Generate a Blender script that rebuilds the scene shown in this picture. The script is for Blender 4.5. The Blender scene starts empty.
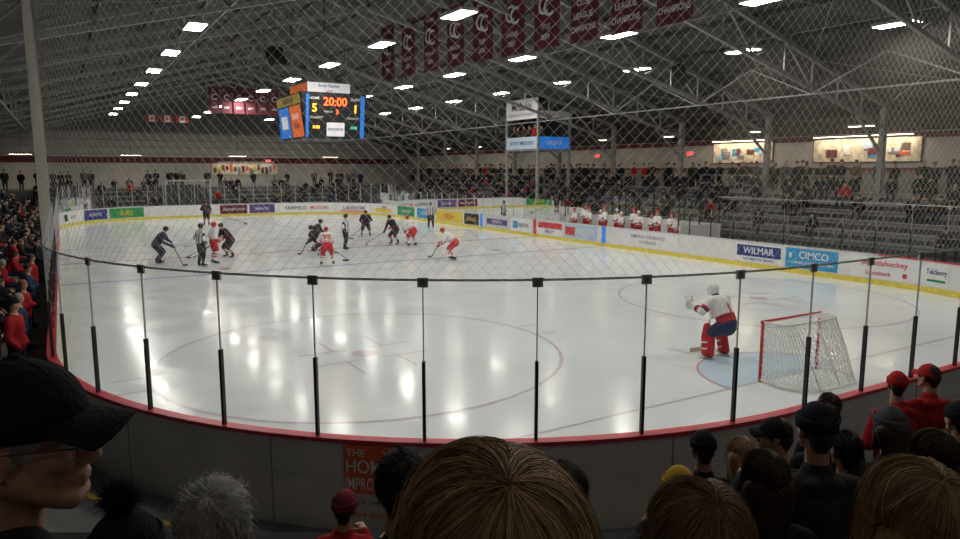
import bpy, math, random
import numpy as np
from mathutils import Vector, Matrix
random.seed(7); rng=np.random.default_rng(7)
pi=math.pi
# ------------------------------------------------------------------ materials
MATS={}
def mat(name,col,rough=.6,metal=0.,emit=0.,var=.15,scale=6.,bump=0.,bscale=60.,spec=.5,ecol=None):
    m=bpy.data.materials.new(name); m.use_nodes=True; nt=m.node_tree; b=nt.nodes['Principled BSDF']
    c=(col[0],col[1],col[2],1)
    tc=nt.nodes.new('ShaderNodeTexCoord'); nz=nt.nodes.new('ShaderNodeTexNoise'); nz.inputs['Scale'].default_value=scale; nz.inputs['Detail'].default_value=4
    nt.links.new(tc.outputs['Object'],nz.inputs['Vector'])
    rp=nt.nodes.new('ShaderNodeValToRGB')
    rp.color_ramp.elements[0].position=.3; rp.color_ramp.elements[1].position=.7
    rp.color_ramp.elements[0].color=tuple(x*(1-var) for x in col)+(1,)
    rp.color_ramp.elements[1].color=tuple(min(1,x*(1+var)) for x in col)+(1,)
    nt.links.new(nz.outputs['Fac'],rp.inputs['Fac']); nt.links.new(rp.outputs['Color'],b.inputs['Base Color'])
    b.inputs['Roughness'].default_value=rough; b.inputs['Metallic'].default_value=metal
    b.inputs['Specular IOR Level'].default_value=spec
    if emit>0:
        e=ecol or col
        b.inputs['Emission Color'].default_value=(e[0],e[1],e[2],1); b.inputs['Emission Strength'].default_value=emit
    if bump>0:
        n2=nt.nodes.new('ShaderNodeTexNoise'); n2.inputs['Scale'].default_value=bscale
        nt.links.new(tc.outputs['Object'],n2.inputs['Vector'])
        bp=nt.nodes.new('ShaderNodeBump'); bp.inputs['Strength'].default_value=bump; bp.inputs['Distance'].default_value=.01
        nt.links.new(n2.outputs['Fac'],bp.inputs['Height']); nt.links.new(bp.outputs['Normal'],b.inputs['Normal'])
    MATS[name]=m; return m
# surfaces
ice=mat('ice',(.78,.825,.835),rough=.18,var=.04,scale=.25,spec=.27)
nt=ice.node_tree; b=nt.nodes['Principled BSDF']
n2=nt.nodes.new('ShaderNodeTexNoise'); n2.inputs['Scale'].default_value=.9; n2.inputs['Detail'].default_value=9; n2.inputs['Roughness'].default_value=.6
tc=[n for n in nt.nodes if n.type=='TEX_COORD'][0]
nt.links.new(tc.outputs['Object'],n2.inputs['Vector'])
mr=nt.nodes.new('ShaderNodeMapRange'); mr.inputs['From Min'].default_value=.3; mr.inputs['From Max'].default_value=.7; mr.inputs['To Min'].default_value=.08; mr.inputs['To Max'].default_value=.26
nt.links.new(n2.outputs['Fac'],mr.inputs['Value']); nt.links.new(mr.outputs['Result'],b.inputs['Roughness'])
for nm,c in [('line_red',(.66,.57,.60)),('line_bright_red',(.62,.37,.41)),('line_blue',(.42,.53,.73)),('crease_blue',(.56,.73,.85))]:
    mat(nm,c,rough=.17,var=.05,spec=.27)
mat('concrete',(.20,.20,.20),rough=.8,var=.3,scale=1.5,bump=.2,bscale=30)
mat('concrete_dark',(.06,.06,.062),rough=.8,var=.3,scale=2)
mat('aluminium',(.34,.34,.335),rough=.5,metal=.3,var=.15,scale=2)
mat('stand_riser',(.13,.13,.128),rough=.8,var=.2,scale=2)
mat('board_white',(.74,.74,.73),rough=.35,var=.06,scale=1)
mat('board_outer',(.60,.585,.57),rough=.5,var=.1,scale=1.2)
mat('kick_yellow',(.75,.62,.08),rough=.4)
mat('cap_red',(.58,.035,.06),rough=.4)
mat('cap_pale',(.6,.6,.62),rough=.4)
mat('paint_yellow',(.7,.5,.03),rough=.6)
mat('post_dark',(.035,.035,.04),rough=.45,metal=.4)
mat('post_pale',(.5,.52,.54),rough=.4,metal=.3)
mat('steel_grey',(.26,.258,.25),rough=.55,metal=.1,var=.2)
mat('clip_grey',(.30,.31,.32),rough=.45,metal=.3)
mat('steel_dark',(.08,.08,.08),rough=.6,metal=.2,var=.2)
mat('roof_deck',(.072,.070,.066),rough=.85,var=.3,scale=1)
mat('wall_pale',(.50,.48,.44),rough=.7,var=.1,scale=1)
mat('wall_grey',(.22,.215,.205),rough=.7,var=.15,scale=1)
mat('wall_dark',(.05,.052,.056),rough=.8,var=.2)
mat('maroon',(.13,.02,.032),rough=.7,var=.15)
mat('net_thread',(.80,.77,.68),rough=.7,var=.1)
mat('net_white',(.75,.75,.75),rough=.7,var=.05)
mat('lamp_glow',(1,.98,.94),emit=57,ecol=(1,.958,.885))
mat('lamp_glow_dim',(1,.98,.94),emit=5,ecol=(1,.93,.82))
mat('lamp_glow_warm',(1,.85,.65),emit=22,ecol=(1,.82,.6))
mat('lamp_housing',(.35,.35,.36),rough=.5)
mat('led_red',(.9,.08,.02),emit=5,ecol=(1,.08,.01))
mat('led_amber',(.9,.5,.05),emit=4,ecol=(1,.42,.02))
mat('led_green',(.1,.6,.3),emit=1.2,ecol=(.1,.7,.4))
mat('exit_red',(.8,.03,.03),emit=2.5,ecol=(1,.03,.03))
mat('mural_cream',(.75,.66,.5),rough=.6,var=.3,scale=3)
mat('white',(.78,.78,.78),rough=.6,var=.04)
mat('sign_white',(.8,.8,.8),rough=.5,var=.03,emit=.25,ecol=(.9,.92,1))
mat('sign_blue',(.02,.16,.5),rough=.5,emit=.35,ecol=(.02,.25,.9))
mat('sign_orange',(.75,.12,.02),rough=.5,emit=.3,ecol=(1,.2,.03))
mat('black',(.012,.012,.014),rough=.6)
mat('navy',(.02,.04,.2),rough=.5)
mat('cyan_blue',(.03,.30,.58),rough=.5)
mat('ad_green',(.02,.28,.08),rough=.5)
mat('ad_yellow',(.75,.55,.05),rough=.5)
mat('ad_purple',(.10,.06,.22),rough=.5)
mat('ad_red',(.6,.04,.05),rough=.5)
mat('ad_orange',(.8,.12,.03),rough=.5)
mat('ad_paleblue',(.45,.58,.70),rough=.5)
mat('grey_text',(.25,.25,.27),rough=.6)
# cloth / body
mat('jersey_white',(.72,.72,.72),rough=.8,var=.1,scale=14,bump=.3)
mat('jersey_red',(.52,.03,.04),rough=.8,var=.15,bump=.3)
mat('jersey_navy',(.03,.035,.09),rough=.8,bump=.3)
mat('jersey_dark',(.035,.02,.03),rough=.8,bump=.3)
mat('jersey_maroon',(.16,.02,.03),rough=.8,bump=.3)
mat('pad_red',(.55,.03,.03),rough=.45)
mat('pad_white',(.75,.75,.73),rough=.45)
mat('skate_black',(.02,.02,.022),rough=.35)
mat('skate_steel',(.6,.6,.62),rough=.25,metal=.9)
mat('stick',(.05,.045,.04),rough=.5)
mat('stick_pale',(.6,.55,.45),rough=.5)
mat('helmet_red',(.5,.02,.03),rough=.3)
mat('helmet_white',(.8,.8,.8),rough=.3)
mat('helmet_black',(.02,.02,.022),rough=.3)
mat('skin',(.54,.29,.20),rough=.5,var=.14,scale=30,bump=.12,bscale=220)
mat('lips',(.38,.18,.14),rough=.5)
mat('eye_white',(.75,.73,.7),rough=.2); mat('eye_iris',(.06,.04,.03),rough=.2)
for nm,c in [('coat_black',(.014,.014,.015)),('coat_charcoal',(.027,.027,.029)),('coat_navy',(.016,.02,.036)),('coat_red',(.38,.018,.022)),
             ('coat_brown',(.055,.036,.024)),('coat_olive',(.04,.044,.03)),('coat_grey',(.10,.10,.10)),('coat_tan',(.18,.13,.085)),('coat_blue',(.025,.045,.11)),('coat_white',(.42,.42,.42)),
             ('denim',(.026,.034,.06)),('wool_grey',(.10,.10,.11)),('wool_black',(.015,.015,.018)),('wool_red',(.5,.03,.03)),('wool_yellow',(.6,.36,.04)),('wool_maroon',(.2,.03,.05))]:
    mat(nm,c,rough=.9,var=.25,scale=12,bump=.5,bscale=90,spec=.2)
for nm,cs in {'blonde':[(.40,.25,.13),(.22,.13,.065),(.54,.37,.21)],'darkblonde':[(.25,.15,.075),(.14,.085,.04),(.34,.22,.12)],
              'grey':[(.52,.52,.51),(.34,.34,.34),(.66,.65,.64)],'black':[(.012,.010,.009),(.02,.016,.014),(.03,.025,.02)],
              'brown':[(.05,.03,.018),(.075,.046,.026),(.032,.018,.011)]}.items():
    for i,c in enumerate(cs): mat('hair_%s_%d'%(nm,i),c,rough=.5,var=.2,scale=40,spec=.3)
# glass
g=bpy.data.materials.new('rink_glass'); g.use_nodes=True; nt=g.node_tree; nt.nodes.clear()
o=nt.nodes.new('ShaderNodeOutputMaterial'); mx=nt.nodes.new('ShaderNodeMixShader'); tr=nt.nodes.new('ShaderNodeBsdfTransparent'); gl=nt.nodes.new('ShaderNodeBsdfGlossy')
tr.inputs['Color'].default_value=(.955,.965,.96,1); gl.inputs['Roughness'].default_value=.02; gl.inputs['Color'].default_value=(.8,.8,.8,1)
fr=nt.nodes.new('ShaderNodeFresnel'); fr.inputs['IOR'].default_value=1.3
nt.links.new(fr.outputs[0],mx.inputs[0]); nt.links.new(tr.outputs[0],mx.inputs[1]); nt.links.new(gl.outputs[0],mx.inputs[2]); nt.links.new(mx.outputs[0],o.inputs[0])
MATS['rink_glass']=g

# ------------------------------------------------------------------ mesh builder
class MB:
    def __init__(s): s.V=[];s.n=0;s.L=[];s.C=[];s.M=[];s.S=[];s.mats=[]
    def mi(s,m):
        if m not in s.mats: s.mats.append(m)
        return s.mats.index(m)
    def add(s,v,f,m,smooth=False):
        v=np.asarray(v,float).reshape(-1,3)
        if isinstance(f,np.ndarray):
            k=len(f); fl=f.ravel(); c=np.full(k,f.shape[1])
        else:
            k=len(f); fl=np.array([i for q in f for i in q],int); c=np.array([len(q) for q in f],int)
        if k==0: return
        s.V.append(v); s.L.append(fl+s.n); s.C.append(c); s.n+=len(v)
        if isinstance(m,str): mi=np.full(k,s.mi(m))
        else:
            m=np.asarray(m); mi=np.zeros(k,int)
            for u in np.unique(m): mi[m==u]=s.mi(str(u))
        s.M.append(mi); s.S.append(np.full(k,smooth))
    def addmb(s,o,T=None,remap=None):
        names=np.array(o.mats)
        base=s.n
        for v,l,c,mi,sm in zip(o.V,o.L,o.C,o.M,o.S):
            vv=v if T is None else v@T[:3,:3].T+T[:3,3]
            s.V.append(vv); s.n+=len(v); s.L.append(l+base); s.C.append(c); s.S.append(sm)
            nn=names[mi]; r=np.zeros(len(nn),int)
            for u in np.unique(nn):
                t=str(u)
                if remap and t in remap: t=remap[t]
                r[nn==u]=s.mi(t)
            s.M.append(r)
    def box(s,c,d,m,R=None):
        c=np.array(c,float); d=np.array(d,float)/2
        v=np.array([[x,y,z] for x in(-1,1) for y in(-1,1) for z in(-1,1)])*d
        if R is not None: v=v@np.array(R).T
        s.add(v+c,[(0,1,3,2),(4,6,7,5),(0,4,5,1),(2,3,7,6),(0,2,6,4),(1,5,7,3)],m)
    def beam(s,p0,p1,w,h,m):
        p0=np.array(p0,float);p1=np.array(p1,float);a=p1-p0;L=np.linalg.norm(a);a/=L
        up=np.array([0,0,1.]) if abs(a[2])<.95 else np.array([0,1.,0])
        u=np.cross(a,up);u/=np.linalg.norm(u);w2=np.cross(u,a)
        s.box((p0+p1)/2,(w,L,h),m,R=np.stack([u,a,w2],1))
    def cyl(s,p0,p1,r,m,n=10,r1=None,smooth=True):
        v,f=capsule(p0,r,p1,r if r1 is None else r1,n=n,k=1,flatcap=True); s.add(v,f,m,smooth)
    def quad(s,a,b,c,d,m): s.add([a,b,c,d],[(0,1,2,3)],m)
    def obj(s,name,parent=None):
        me=bpy.data.meshes.new(name)
        V=np.concatenate(s.V);L=np.concatenate(s.L);C=np.concatenate(s.C);M=np.concatenate(s.M);S=np.concatenate(s.S)
        ctr=np.array([(V[:,0].min()+V[:,0].max())/2,(V[:,1].min()+V[:,1].max())/2,V[:,2].min()])
        V=V-ctr
        me.vertices.add(len(V)); me.vertices.foreach_set('co',V.ravel().astype(np.float32))
        me.loops.add(len(L)); me.loops.foreach_set('vertex_index',L.astype(np.int32))
        me.polygons.add(len(C)); st=np.concatenate([[0],np.cumsum(C)[:-1]])
        me.polygons.foreach_set('loop_start',st.astype(np.int32)); me.polygons.foreach_set('loop_total',C.astype(np.int32))
        for n in s.mats: me.materials.append(MATS[n])
        me.polygons.foreach_set('material_index',M.astype(np.int32)); me.polygons.foreach_set('use_smooth',S.astype(bool))
        me.update(calc_edges=True); me.validate()
        ob=bpy.data.objects.new(name,me); ob.location=ctr; bpy.context.scene.collection.objects.link(ob)
        if parent: ob.parent=parent
        return ob
def capsule(p0,r0,p1,r1,u=None,m=1.,n=14,k=4,flatcap=False):
    p0=np.array(p0,float);p1=np.array(p1,float);a=p1-p0;L=np.linalg.norm(a);a=a/L if L>1e-6 else np.array([0,0,1.])
    if u is None: u=np.array([0,0,1.]) if abs(a[2])<.9 else np.array([1.,0,0])
    u=np.array(u,float);u=u-a*(u@a);u/=np.linalg.norm(u);w=np.cross(a,u)
    rings=[]
    if flatcap: rings=[(p0,r0),(p1,r1)]
    else:
        for i in range(k+1):
            t=-pi/2+i*pi/2/k; rings.append((p0+a*math.sin(t)*r0,max(r0*math.cos(t),r0*.02)))
        for i in range(k+1):
            t=i*pi/2/k; rings.append((p1+a*math.sin(t)*r1,max(r1*math.cos(t),r1*.02)))
    th=np.arange(n)*2*pi/n
    V=np.concatenate([c+r*(np.cos(th)[:,None]*u*m+np.sin(th)[:,None]*w) for c,r in rings])
    F=[]
    for i in range(len(rings)-1):
        for j in range(n): F.append((i*n+j,i*n+(j+1)%n,(i+1)*n+(j+1)%n,(i+1)*n+j))
    F.append(tuple(range(n-1,-1,-1))); F.append(tuple((len(rings)-1)*n+j for j in range(n)))
    return V,F
def ellipsoid(c,r,R=None,n=20,k=12):
    V=[];F=[]
    for i in range(k+1):
        t=-pi/2+pi*i/k; cc=max(math.cos(t),.01)
        for j in range(n): V.append((cc*math.cos(2*pi*j/n),cc*math.sin(2*pi*j/n),math.sin(t)))
    V=np.array(V)*np.array(r,float)
    if R is not None: V=V@np.array(R).T
    V=V+np.array(c,float)
    for i in range(k):
        for j in range(n): F.append((i*n+j,i*n+(j+1)%n,(i+1)*n+(j+1)%n,(i+1)*n+j))
    F.append(tuple(range(n-1,-1,-1))); F.append(tuple(k*n+j for j in range(n)))
    return V,F
# ---- figures: union of tapered volumes -> one continuous surface
def C(p0,r0,p1,r1,m='skin',u=None,w=1.,bands=None,bias=0.,stripe=None): return dict(k='c',p0=np.array(p0,float),r0=r0,p1=np.array(p1,float),r1=r1,m=m,u=u,w=w,bands=bands,bias=bias,stripe=stripe)
def E(c,r,m='skin',bias=0.,R=None): return dict(k='e',c=np.array(c,float),r=np.array(r,float),m=m,bias=bias,R=R)
def figure(prims,voxel,smooth=3):
    V=[];F=[];n=0
    for p in prims:
        v,f=(capsule(p['p0'],p['r0'],p['p1'],p['r1'],p['u'],p['w']) if p['k']=='c' else ellipsoid(p['c'],p['r'],p['R']))
        V.append(v);F+= [tuple(i+n for i in q) for q in f];n+=len(v)
    me=bpy.data.meshes.new('t'); me.from_pydata(np.concatenate(V).tolist(),[],F); me.update()
    ob=bpy.data.objects.new('t',me); bpy.context.scene.collection.objects.link(ob)
    md=ob.modifiers.new('r','REMESH'); md.mode='VOXEL'; md.voxel_size=voxel
    if smooth:
        ms=ob.modifiers.new('s','SMOOTH'); ms.iterations=smooth; ms.factor=.5
    dg=bpy.context.evaluated_depsgraph_get(); dg.update()
    ev=bpy.data.meshes.new_from_object(ob.evaluated_get(dg))
    nv=len(ev.vertices); v=np.zeros(nv*3,np.float32); ev.vertices.foreach_get('co',v); v=v.reshape(-1,3).astype(float)
    nl=len(ev.loops); l=np.zeros(nl,np.int32); ev.loops.foreach_get('vertex_index',l)
    npoly=len(ev.polygons); c=np.zeros(npoly,np.int32); ev.polygons.foreach_get('loop_total',c)
    bpy.data.objects.remove(ob); bpy.data.meshes.remove(me); bpy.data.meshes.remove(ev)
    st=np.concatenate([[0],np.cumsum(c)[:-1]])
    P=np.add.reduceat(v[l],st,axis=0)/c[:,None]
    best=np.full(npoly,1e9); lab=np.array(['skin']*npoly,dtype='U24')
    for p in prims:
        if p['k']=='c':
            a=p['p1']-p['p0'];L=np.linalg.norm(a);L=max(L,1e-6);a=a/L;q=P-p['p0']
            if p['w']!=1.:
                u=np.array(p['u'],float);u=u-a*(u@a);u/=np.linalg.norm(u);q=q-np.outer(q@u,u)*(1-1/p['w'])
            t=np.clip(q@a/L,0,1);d=np.linalg.norm(q-np.outer(t*L,a),axis=1)-(p['r0']+(p['r1']-p['r0'])*t)
            mm=np.array([p['m']]*npoly,dtype='U24')
            if p['bands']:
                for t0,t1,bm in p['bands']: mm[(t>=t0)&(t<t1)]=bm
            if p['stripe']:
                mm=np.where(np.floor(P[:,0]/.055+.5).astype(int)%2==0,p['stripe'][0],p['stripe'][1]).astype('U24')
        else:
            q=P-p['c']
            if p['R'] is not None: q=q@np.array(p['R'])
            d=(np.linalg.norm(q/p['r'],axis=1)-1)*p['r'].min(); mm=np.array([p['m']]*npoly,dtype='U24')
        d=d+p['bias']; k=d<best; best[k]=d[k]; lab[k]=mm[k]
    o=MB(); 
    if (c==4).all(): o.add(v,l.reshape(-1,4),lab,True)
    else:
        fl=[tuple(l[s_:s_+c_]) for s_,c_ in zip(st,c)]; o.add(v,fl,lab,True)
    return o
def TR(loc=(0,0,0),rz=0.,rx=0.,sc=1.,ry=0.):
    return np.array(Matrix.Translation(Vector(loc))@Matrix.Rotation(rz,4,'Z')@Matrix.Rotation(ry,4,'Y')@Matrix.Rotation(rx,4,'X')@Matrix.Scale(sc,4))
# ---- text
TXT={}
def text_geo(t):
    if t in TXT: return TXT[t]
    cu=bpy.data.curves.new('t','FONT'); cu.body=t; cu.size=1; cu.resolution_u=3; cu.offset=.012
    ob=bpy.data.objects.new('t',cu); bpy.context.scene.collection.objects.link(ob)
    dg=bpy.context.evaluated_depsgraph_get(); dg.update()
    me=bpy.data.meshes.new_from_object(ob.evaluated_get(dg))
    v=np.array([q.co[:] for q in me.vertices]); f=[tuple(p.vertices) for p in me.polygons]
    bpy.data.objects.remove(ob); bpy.data.curves.remove(cu); bpy.data.meshes.remove(me)
    mn=v.min(0);mxx=v.max(0); v=v-(mn+mxx)/2; h=mxx[1]-mn[1]; v=v/h; TXT[t]=(v,f,(mxx[0]-mn[0])/h); return TXT[t]
def put_text(mb,t,o,x,y,h,m,maxw=None,bold=0):
    v,f,w=text_geo(t); sx=h
    if maxw and w*h>maxw: sx=maxw/w
    o=np.array(o,float);x=np.array(x,float);y=np.array(y,float)
    mb.add(o+np.outer(v[:,0]*sx,x)+np.outer(v[:,1]*h,y),f,m)

# ------------------------------------------------------------------ rink path
X0,X1,Y0,Y1,R=-.3,25.6,5.5,66.5,8.5
CX=(X0+X1)/2
SEG=[('L',(X0,Y1-R),(X0,Y0+R),(-1,0)),('A',(X0+R,Y0+R),pi),('L',(X0+R,Y0),(X1-R,Y0),(0,-1)),('A',(X1-R,Y0+R),1.5*pi),
     ('L',(X1,Y0+R),(X1,Y1-R),(1,0)),('A',(X1-R,Y1-R),0.),('L',(X1-R,Y1),(X0+R,Y1),(0,1)),('A',(X0+R,Y1-R),.5*pi)]
LEN=[]
for q in SEG: LEN.append(math.dist(q[1],q[2]) if q[0]=='L' else R*pi/2)
CUM=[0]
for l in LEN: CUM.append(CUM[-1]+l)
TOT=CUM[-1]
def at(s,off=0.):
    s=s%TOT
    for i,q in enumerate(SEG):
        if s<=CUM[i+1]+1e-9: break
    t=s-CUM[i]
    if q[0]=='L':
        k=t/LEN[i]; return (q[1][0]+(q[2][0]-q[1][0])*k+q[3][0]*off,q[1][1]+(q[2][1]-q[1][1])*k+q[3][1]*off),q[3]
    a=q[2]+t/R; n=(math.cos(a),math.sin(a)); return (q[1][0]+n[0]*(R+off),q[1][1]+n[1]*(R+off)),n
def srange(s0,s1,step=.4):
    n=max(1,int(math.ceil((s1-s0)/step))); return [s0+(s1-s0)*i/n for i in range(n+1)]
def sweep(mb,ss,prof,mats,smooth=False):
    n=len(prof);V=[]
    for s in ss:
        for o_,z in prof:
            p,_=at(s,o_); V.append((p[0],p[1],z))
    for k in range(n-1):
        F=[(i*n+k,(i+1)*n+k,(i+1)*n+k+1,i*n+k+1) for i in range(len(ss)-1)]
        mb.add(V,F,mats[k],smooth)
BH=1.12
def sR(y): return CUM[4]+(y-(Y0+R))
# boards
mb=MB()
nearS=srange(CUM[0]+10,CUM[4]+.5,.3); farS=srange(CUM[4]+.5,TOT+10,.35)
for ss,cap in ((nearS,'cap_red'),(farS,'cap_pale')):
    sweep(mb,ss,[(0,-.02),(0,.2),(0,BH-.04),(-.015,BH-.04),(-.015,BH),(.13,BH),(.13,BH-.05),(.1,BH-.05),(.1,.12),(.1,-.02)],
      ['kick_yellow','board_white',cap,cap,cap,cap,cap,'board_outer','board_outer'])
sweep(mb,nearS,[(.1,.62),(.112,.62),(.112,.64),(.1,.64)],['board_outer']*3)
k=0.
while k<TOT:
    (x,y),n=at(k,.102)
    if CUM[0]+10<k<CUM[4]: mb.beam((x,y,.0),(x,y,BH-.06),.02,.006,'grey_text')
    k+=2.4
for yy,m in ((29.7,'sign_blue'),(36.3,'ad_red'),(42.9,'sign_blue')):
    mb.box((X1-.02,yy,.65),(.02,.3,.9),m); mb.box((X0+.02,yy,.65),(.02,.3,.9),m)
mb.obj('rink_boards')
def ad(s0,s1,z0,z1,bg,texts,inner=True):
    mb=MB(); off=-.012 if inner else .118
    ss=srange(s0,s1,.25); V=[];F=[]
    for s in ss:
        for z in (z0,z1):
            p,_=at(s,off); V.append((p[0],p[1],z))
    F=[(2*i,2*i+2,2*i+3,2*i+1) for i in range(len(ss)-1)]
    if bg: mb.add(V,F,bg)
    off2=off+(-.006 if inner else .006); W=s1-s0;H=z1-z0
    for t in texts:
        txt,m,cu,cz,h,mw=t
        v,f,w=text_geo(txt) if not txt.startswith('#box') else (np.array([[-.5,-.5,0],[.5,-.5,0],[.5,.5,0],[-.5,.5,0]]),[(0,1,2,3)],1)
        h=h*H; sx=h
        if txt.startswith('#box'): sx=mw*W
        elif w*h>mw*W: sx=mw*W/w
        P=[]
        for a,b_,_ in v:
            d=cu*W+a*sx; s=(s1-d) if inner else (s0+d)
            p,_n=at(s,off2-(.003 if inner and not txt.startswith('#box') else 0)); P.append((p[0],p[1],z0+cz*H+b_*h))
        mb.add(P,f,m)
    return mb.obj('board_advertisement')
Z0,Z1=.24,1.04
ad(sR(11.9),sR(12.75),Z0,Z1,'white',[('TekSavvy','navy',.5,.6,.3,.9),('#box','ad_green',.5,.25,.1,.8)])
ad(sR(12.95),sR(15.5),Z0,Z1,'white',[('#scotiahockey','ad_red',.5,.68,.34,.94),('Scotiabank','ad_red',.42,.25,.2,.6),('#box','ad_red',.8,.25,.2,.06)])
ad(sR(16.0),sR(18.3),Z0,Z1,'cyan_blue',[('CIMCO','white',.55,.68,.36,.7),('ICE RINKS & REFRIGERATION','white',.5,.28,.14,.85),('#box','white',.1,.65,.25,.05)])
ad(sR(18.45),sR(20.8),Z0,Z1,'white',[('#box','navy',.5,.6,.6,.94),('WILMAR','white',.5,.62,.36,.8),('AUTOMOTIVE SERVICE','navy',.5,.15,.14,.85)])
ad(sR(24.2),sR(28.4),Z0,Z1,'white',[('EMERALD INSURANCE','grey_text',.5,.68,.22,.7),('416-255-8181','grey_text',.5,.33,.2,.45)])
ad(sR(30.3),sR(33.3),Z0,Z1,'ad_paleblue',[('#box','ad_red',.2,.5,.6,.3),('BOSLEY','white',.66,.55,.4,.5)])
ad(sR(33.4),sR(36.0),Z0,Z1,'white',[('#box','ad_red',.5,.72,.45,.94),('REALTY','navy',.5,.25,.25,.7)])
ad(sR(36.7),sR(39.0),Z0,Z1,'white',[('#box','cyan_blue',.2,.5,.6,.25),('DENTAL','navy',.62,.5,.3,.55)])
ad(sR(39.2),sR(42.5),Z0,Z1,'cap_pale',[('#box','ad_purple',.5,.5,.5,.8),('SPORTS','white',.5,.5,.3,.7)])
ad(sR(43.3),sR(45.4),Z0,Z1,'black',[('GARAGE','ad_yellow',.5,.5,.35,.8)])
ad(sR(45.6),sR(50),Z0,Z1,'ad_yellow',[('PIZZA','ad_red',.5,.5,.45,.6)])
ad(sR(50.5),sR(53.5),Z0,Z1,'cyan_blue',[('HOMES','white',.5,.5,.4,.6)])
ad(sR(54),sR(57.5),Z0,Z1,'ad_green',[('LANDSCAPE','white',.5,.5,.3,.8)])
ad(124.2,127,Z0,Z1,'white',[('#box','ad_yellow',.5,.35,.4,.9),('TAXI','black',.5,.7,.3,.6)])
ad(127.6,131,Z0,Z1,'white',[('LAKESHORE','navy',.5,.5,.4,.9),('#box','ad_orange',.5,.12,.12,.9)])
ad(131.6,136.5,Z0,Z1,'white',[('FAIRFIELD','navy',.3,.5,.4,.45),('MOTORS','ad_red',.75,.5,.4,.35)])
ad(137,139.3,Z0,Z1,'ad_purple',[('HEALTH','white',.5,.5,.3,.8)])
ad(139.5,141.9,Z0,Z1,'maroon',[('HOCKEY CLUB','white',.5,.5,.25,.85)])
ad(148.2,151.2,Z0,Z1,'ad_green',[('SUBS','ad_yellow',.5,.5,.5,.8)])
ad(151.4,153.8,Z0,Z1,'navy',[('AQUATIC','white',.5,.5,.35,.8)])
ad(154.2,157.2,Z0,Z1,'white',[('#box','black',.2,.5,.6,.25),('MILES','grey_text',.65,.5,.3,.5)])
ad(3.0,6,Z0,Z1,'white',[('RINK','navy',.5,.5,.4,.6)])
sA=CUM[1]+R*math.radians(51.6)
ad(sA-.33,sA+.25,.47,1.06,'ad_orange',[('THE','white',.25,.84,.15,.4),('HOME','white',.5,.56,.28,.9),('IMPROVER','white',.5,.2,.26,.94)],inner=False)
ad(sA-.33,sA+.39,.12,.45,None,[('More saving.','grey_text',.4,.72,.3,.8),('More doing.','ad_orange',.4,.25,.3,.8)],inner=False)
# ice
mb=MB(); pts=[at(s,0.)[0] for s in srange(0,TOT-.2,.6)]
mb.add([(p[0],p[1],0) for p in pts],[tuple(range(len(pts)))],'ice'); mb.obj('ice_rink')
mb=MB()
def strip(x0,x1,y0,y1,m,z=.004): mb.quad((x0,y0,z),(x1,y0,z),(x1,y1,z),(x0,y1,z),m)
def ring(cx,cy,r0,r1,m,a0=0,a1=2*pi,z=.005):
    n=48;V=[];F=[]
    for i in range(n+1):
        a=a0+(a1-a0)*i/n
        V+=[(cx+r0*math.cos(a),cy+r0*math.sin(a),z),(cx+r1*math.cos(a),cy+r1*math.sin(a),z)]
    F=[(2*i,2*i+1,2*i+3,2*i+2) for i in range(n)]
    mb.add(V,F,m)
CY=36.3
strip(X0+.02,X1-.02,CY-.15,CY+.15,'line_bright_red')
for yy in (29.7,42.9): strip(X0+.02,X1-.02,yy-.15,yy+.15,'line_blue')
GL=8.8;GF=63.2
for yy in (GL,GF):
    dx=math.sqrt(max(0,R*R-(R-abs(yy-(Y0 if yy<30 else Y1)))**2)); strip(X0+R-dx+.05,X1-R+dx-.05,yy-.025,yy+.025,'line_red',.006)
for sy,yy in ((1,GL),(-1,GF)):
    a0,a1=(0,pi) if sy>0 else (pi,2*pi)
    ring(CX,yy,0.0,1.8,'crease_blue',a0,a1,.004); ring(CX,yy,1.78,1.83,'line_bright_red',a0,a1,.007)
    for sx in(-1,1):
        cx,cy=CX+sx*6.9,yy+sy*6.1
        ring(cx,cy,4.48,4.56,'line_red'); ring(cx,cy,0,.3,'line_red')
        for a in(-1,1):
            for b_ in(-1,1):
                strip(cx+a*.25,cx+a*1.4,cy+b_*.5-.03,cy+b_*.5+.03,'line_red',.0055)
                strip(cx+a*.6-.03,cx+a*.6+.03,cy+b_*.5,cy+b_*1.5,'line_red',.0062)
            strip(cx+a*4.57,cx+a*5.17,cy-.5,cy-.44,'line_red'); strip(cx+a*4.57,cx+a*5.17,cy+.44,cy+.5,'line_red')
ring(CX,CY,4.5,4.57,'line_blue'); ring(CX,CY,0,.2,'line_blue',z=.008)
for yy in(31.2,41.4):
    for sx in(-1,1): ring(CX+sx*6.9,yy,0,.3,'line_bright_red')
mb.obj('ice_markings')
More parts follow.
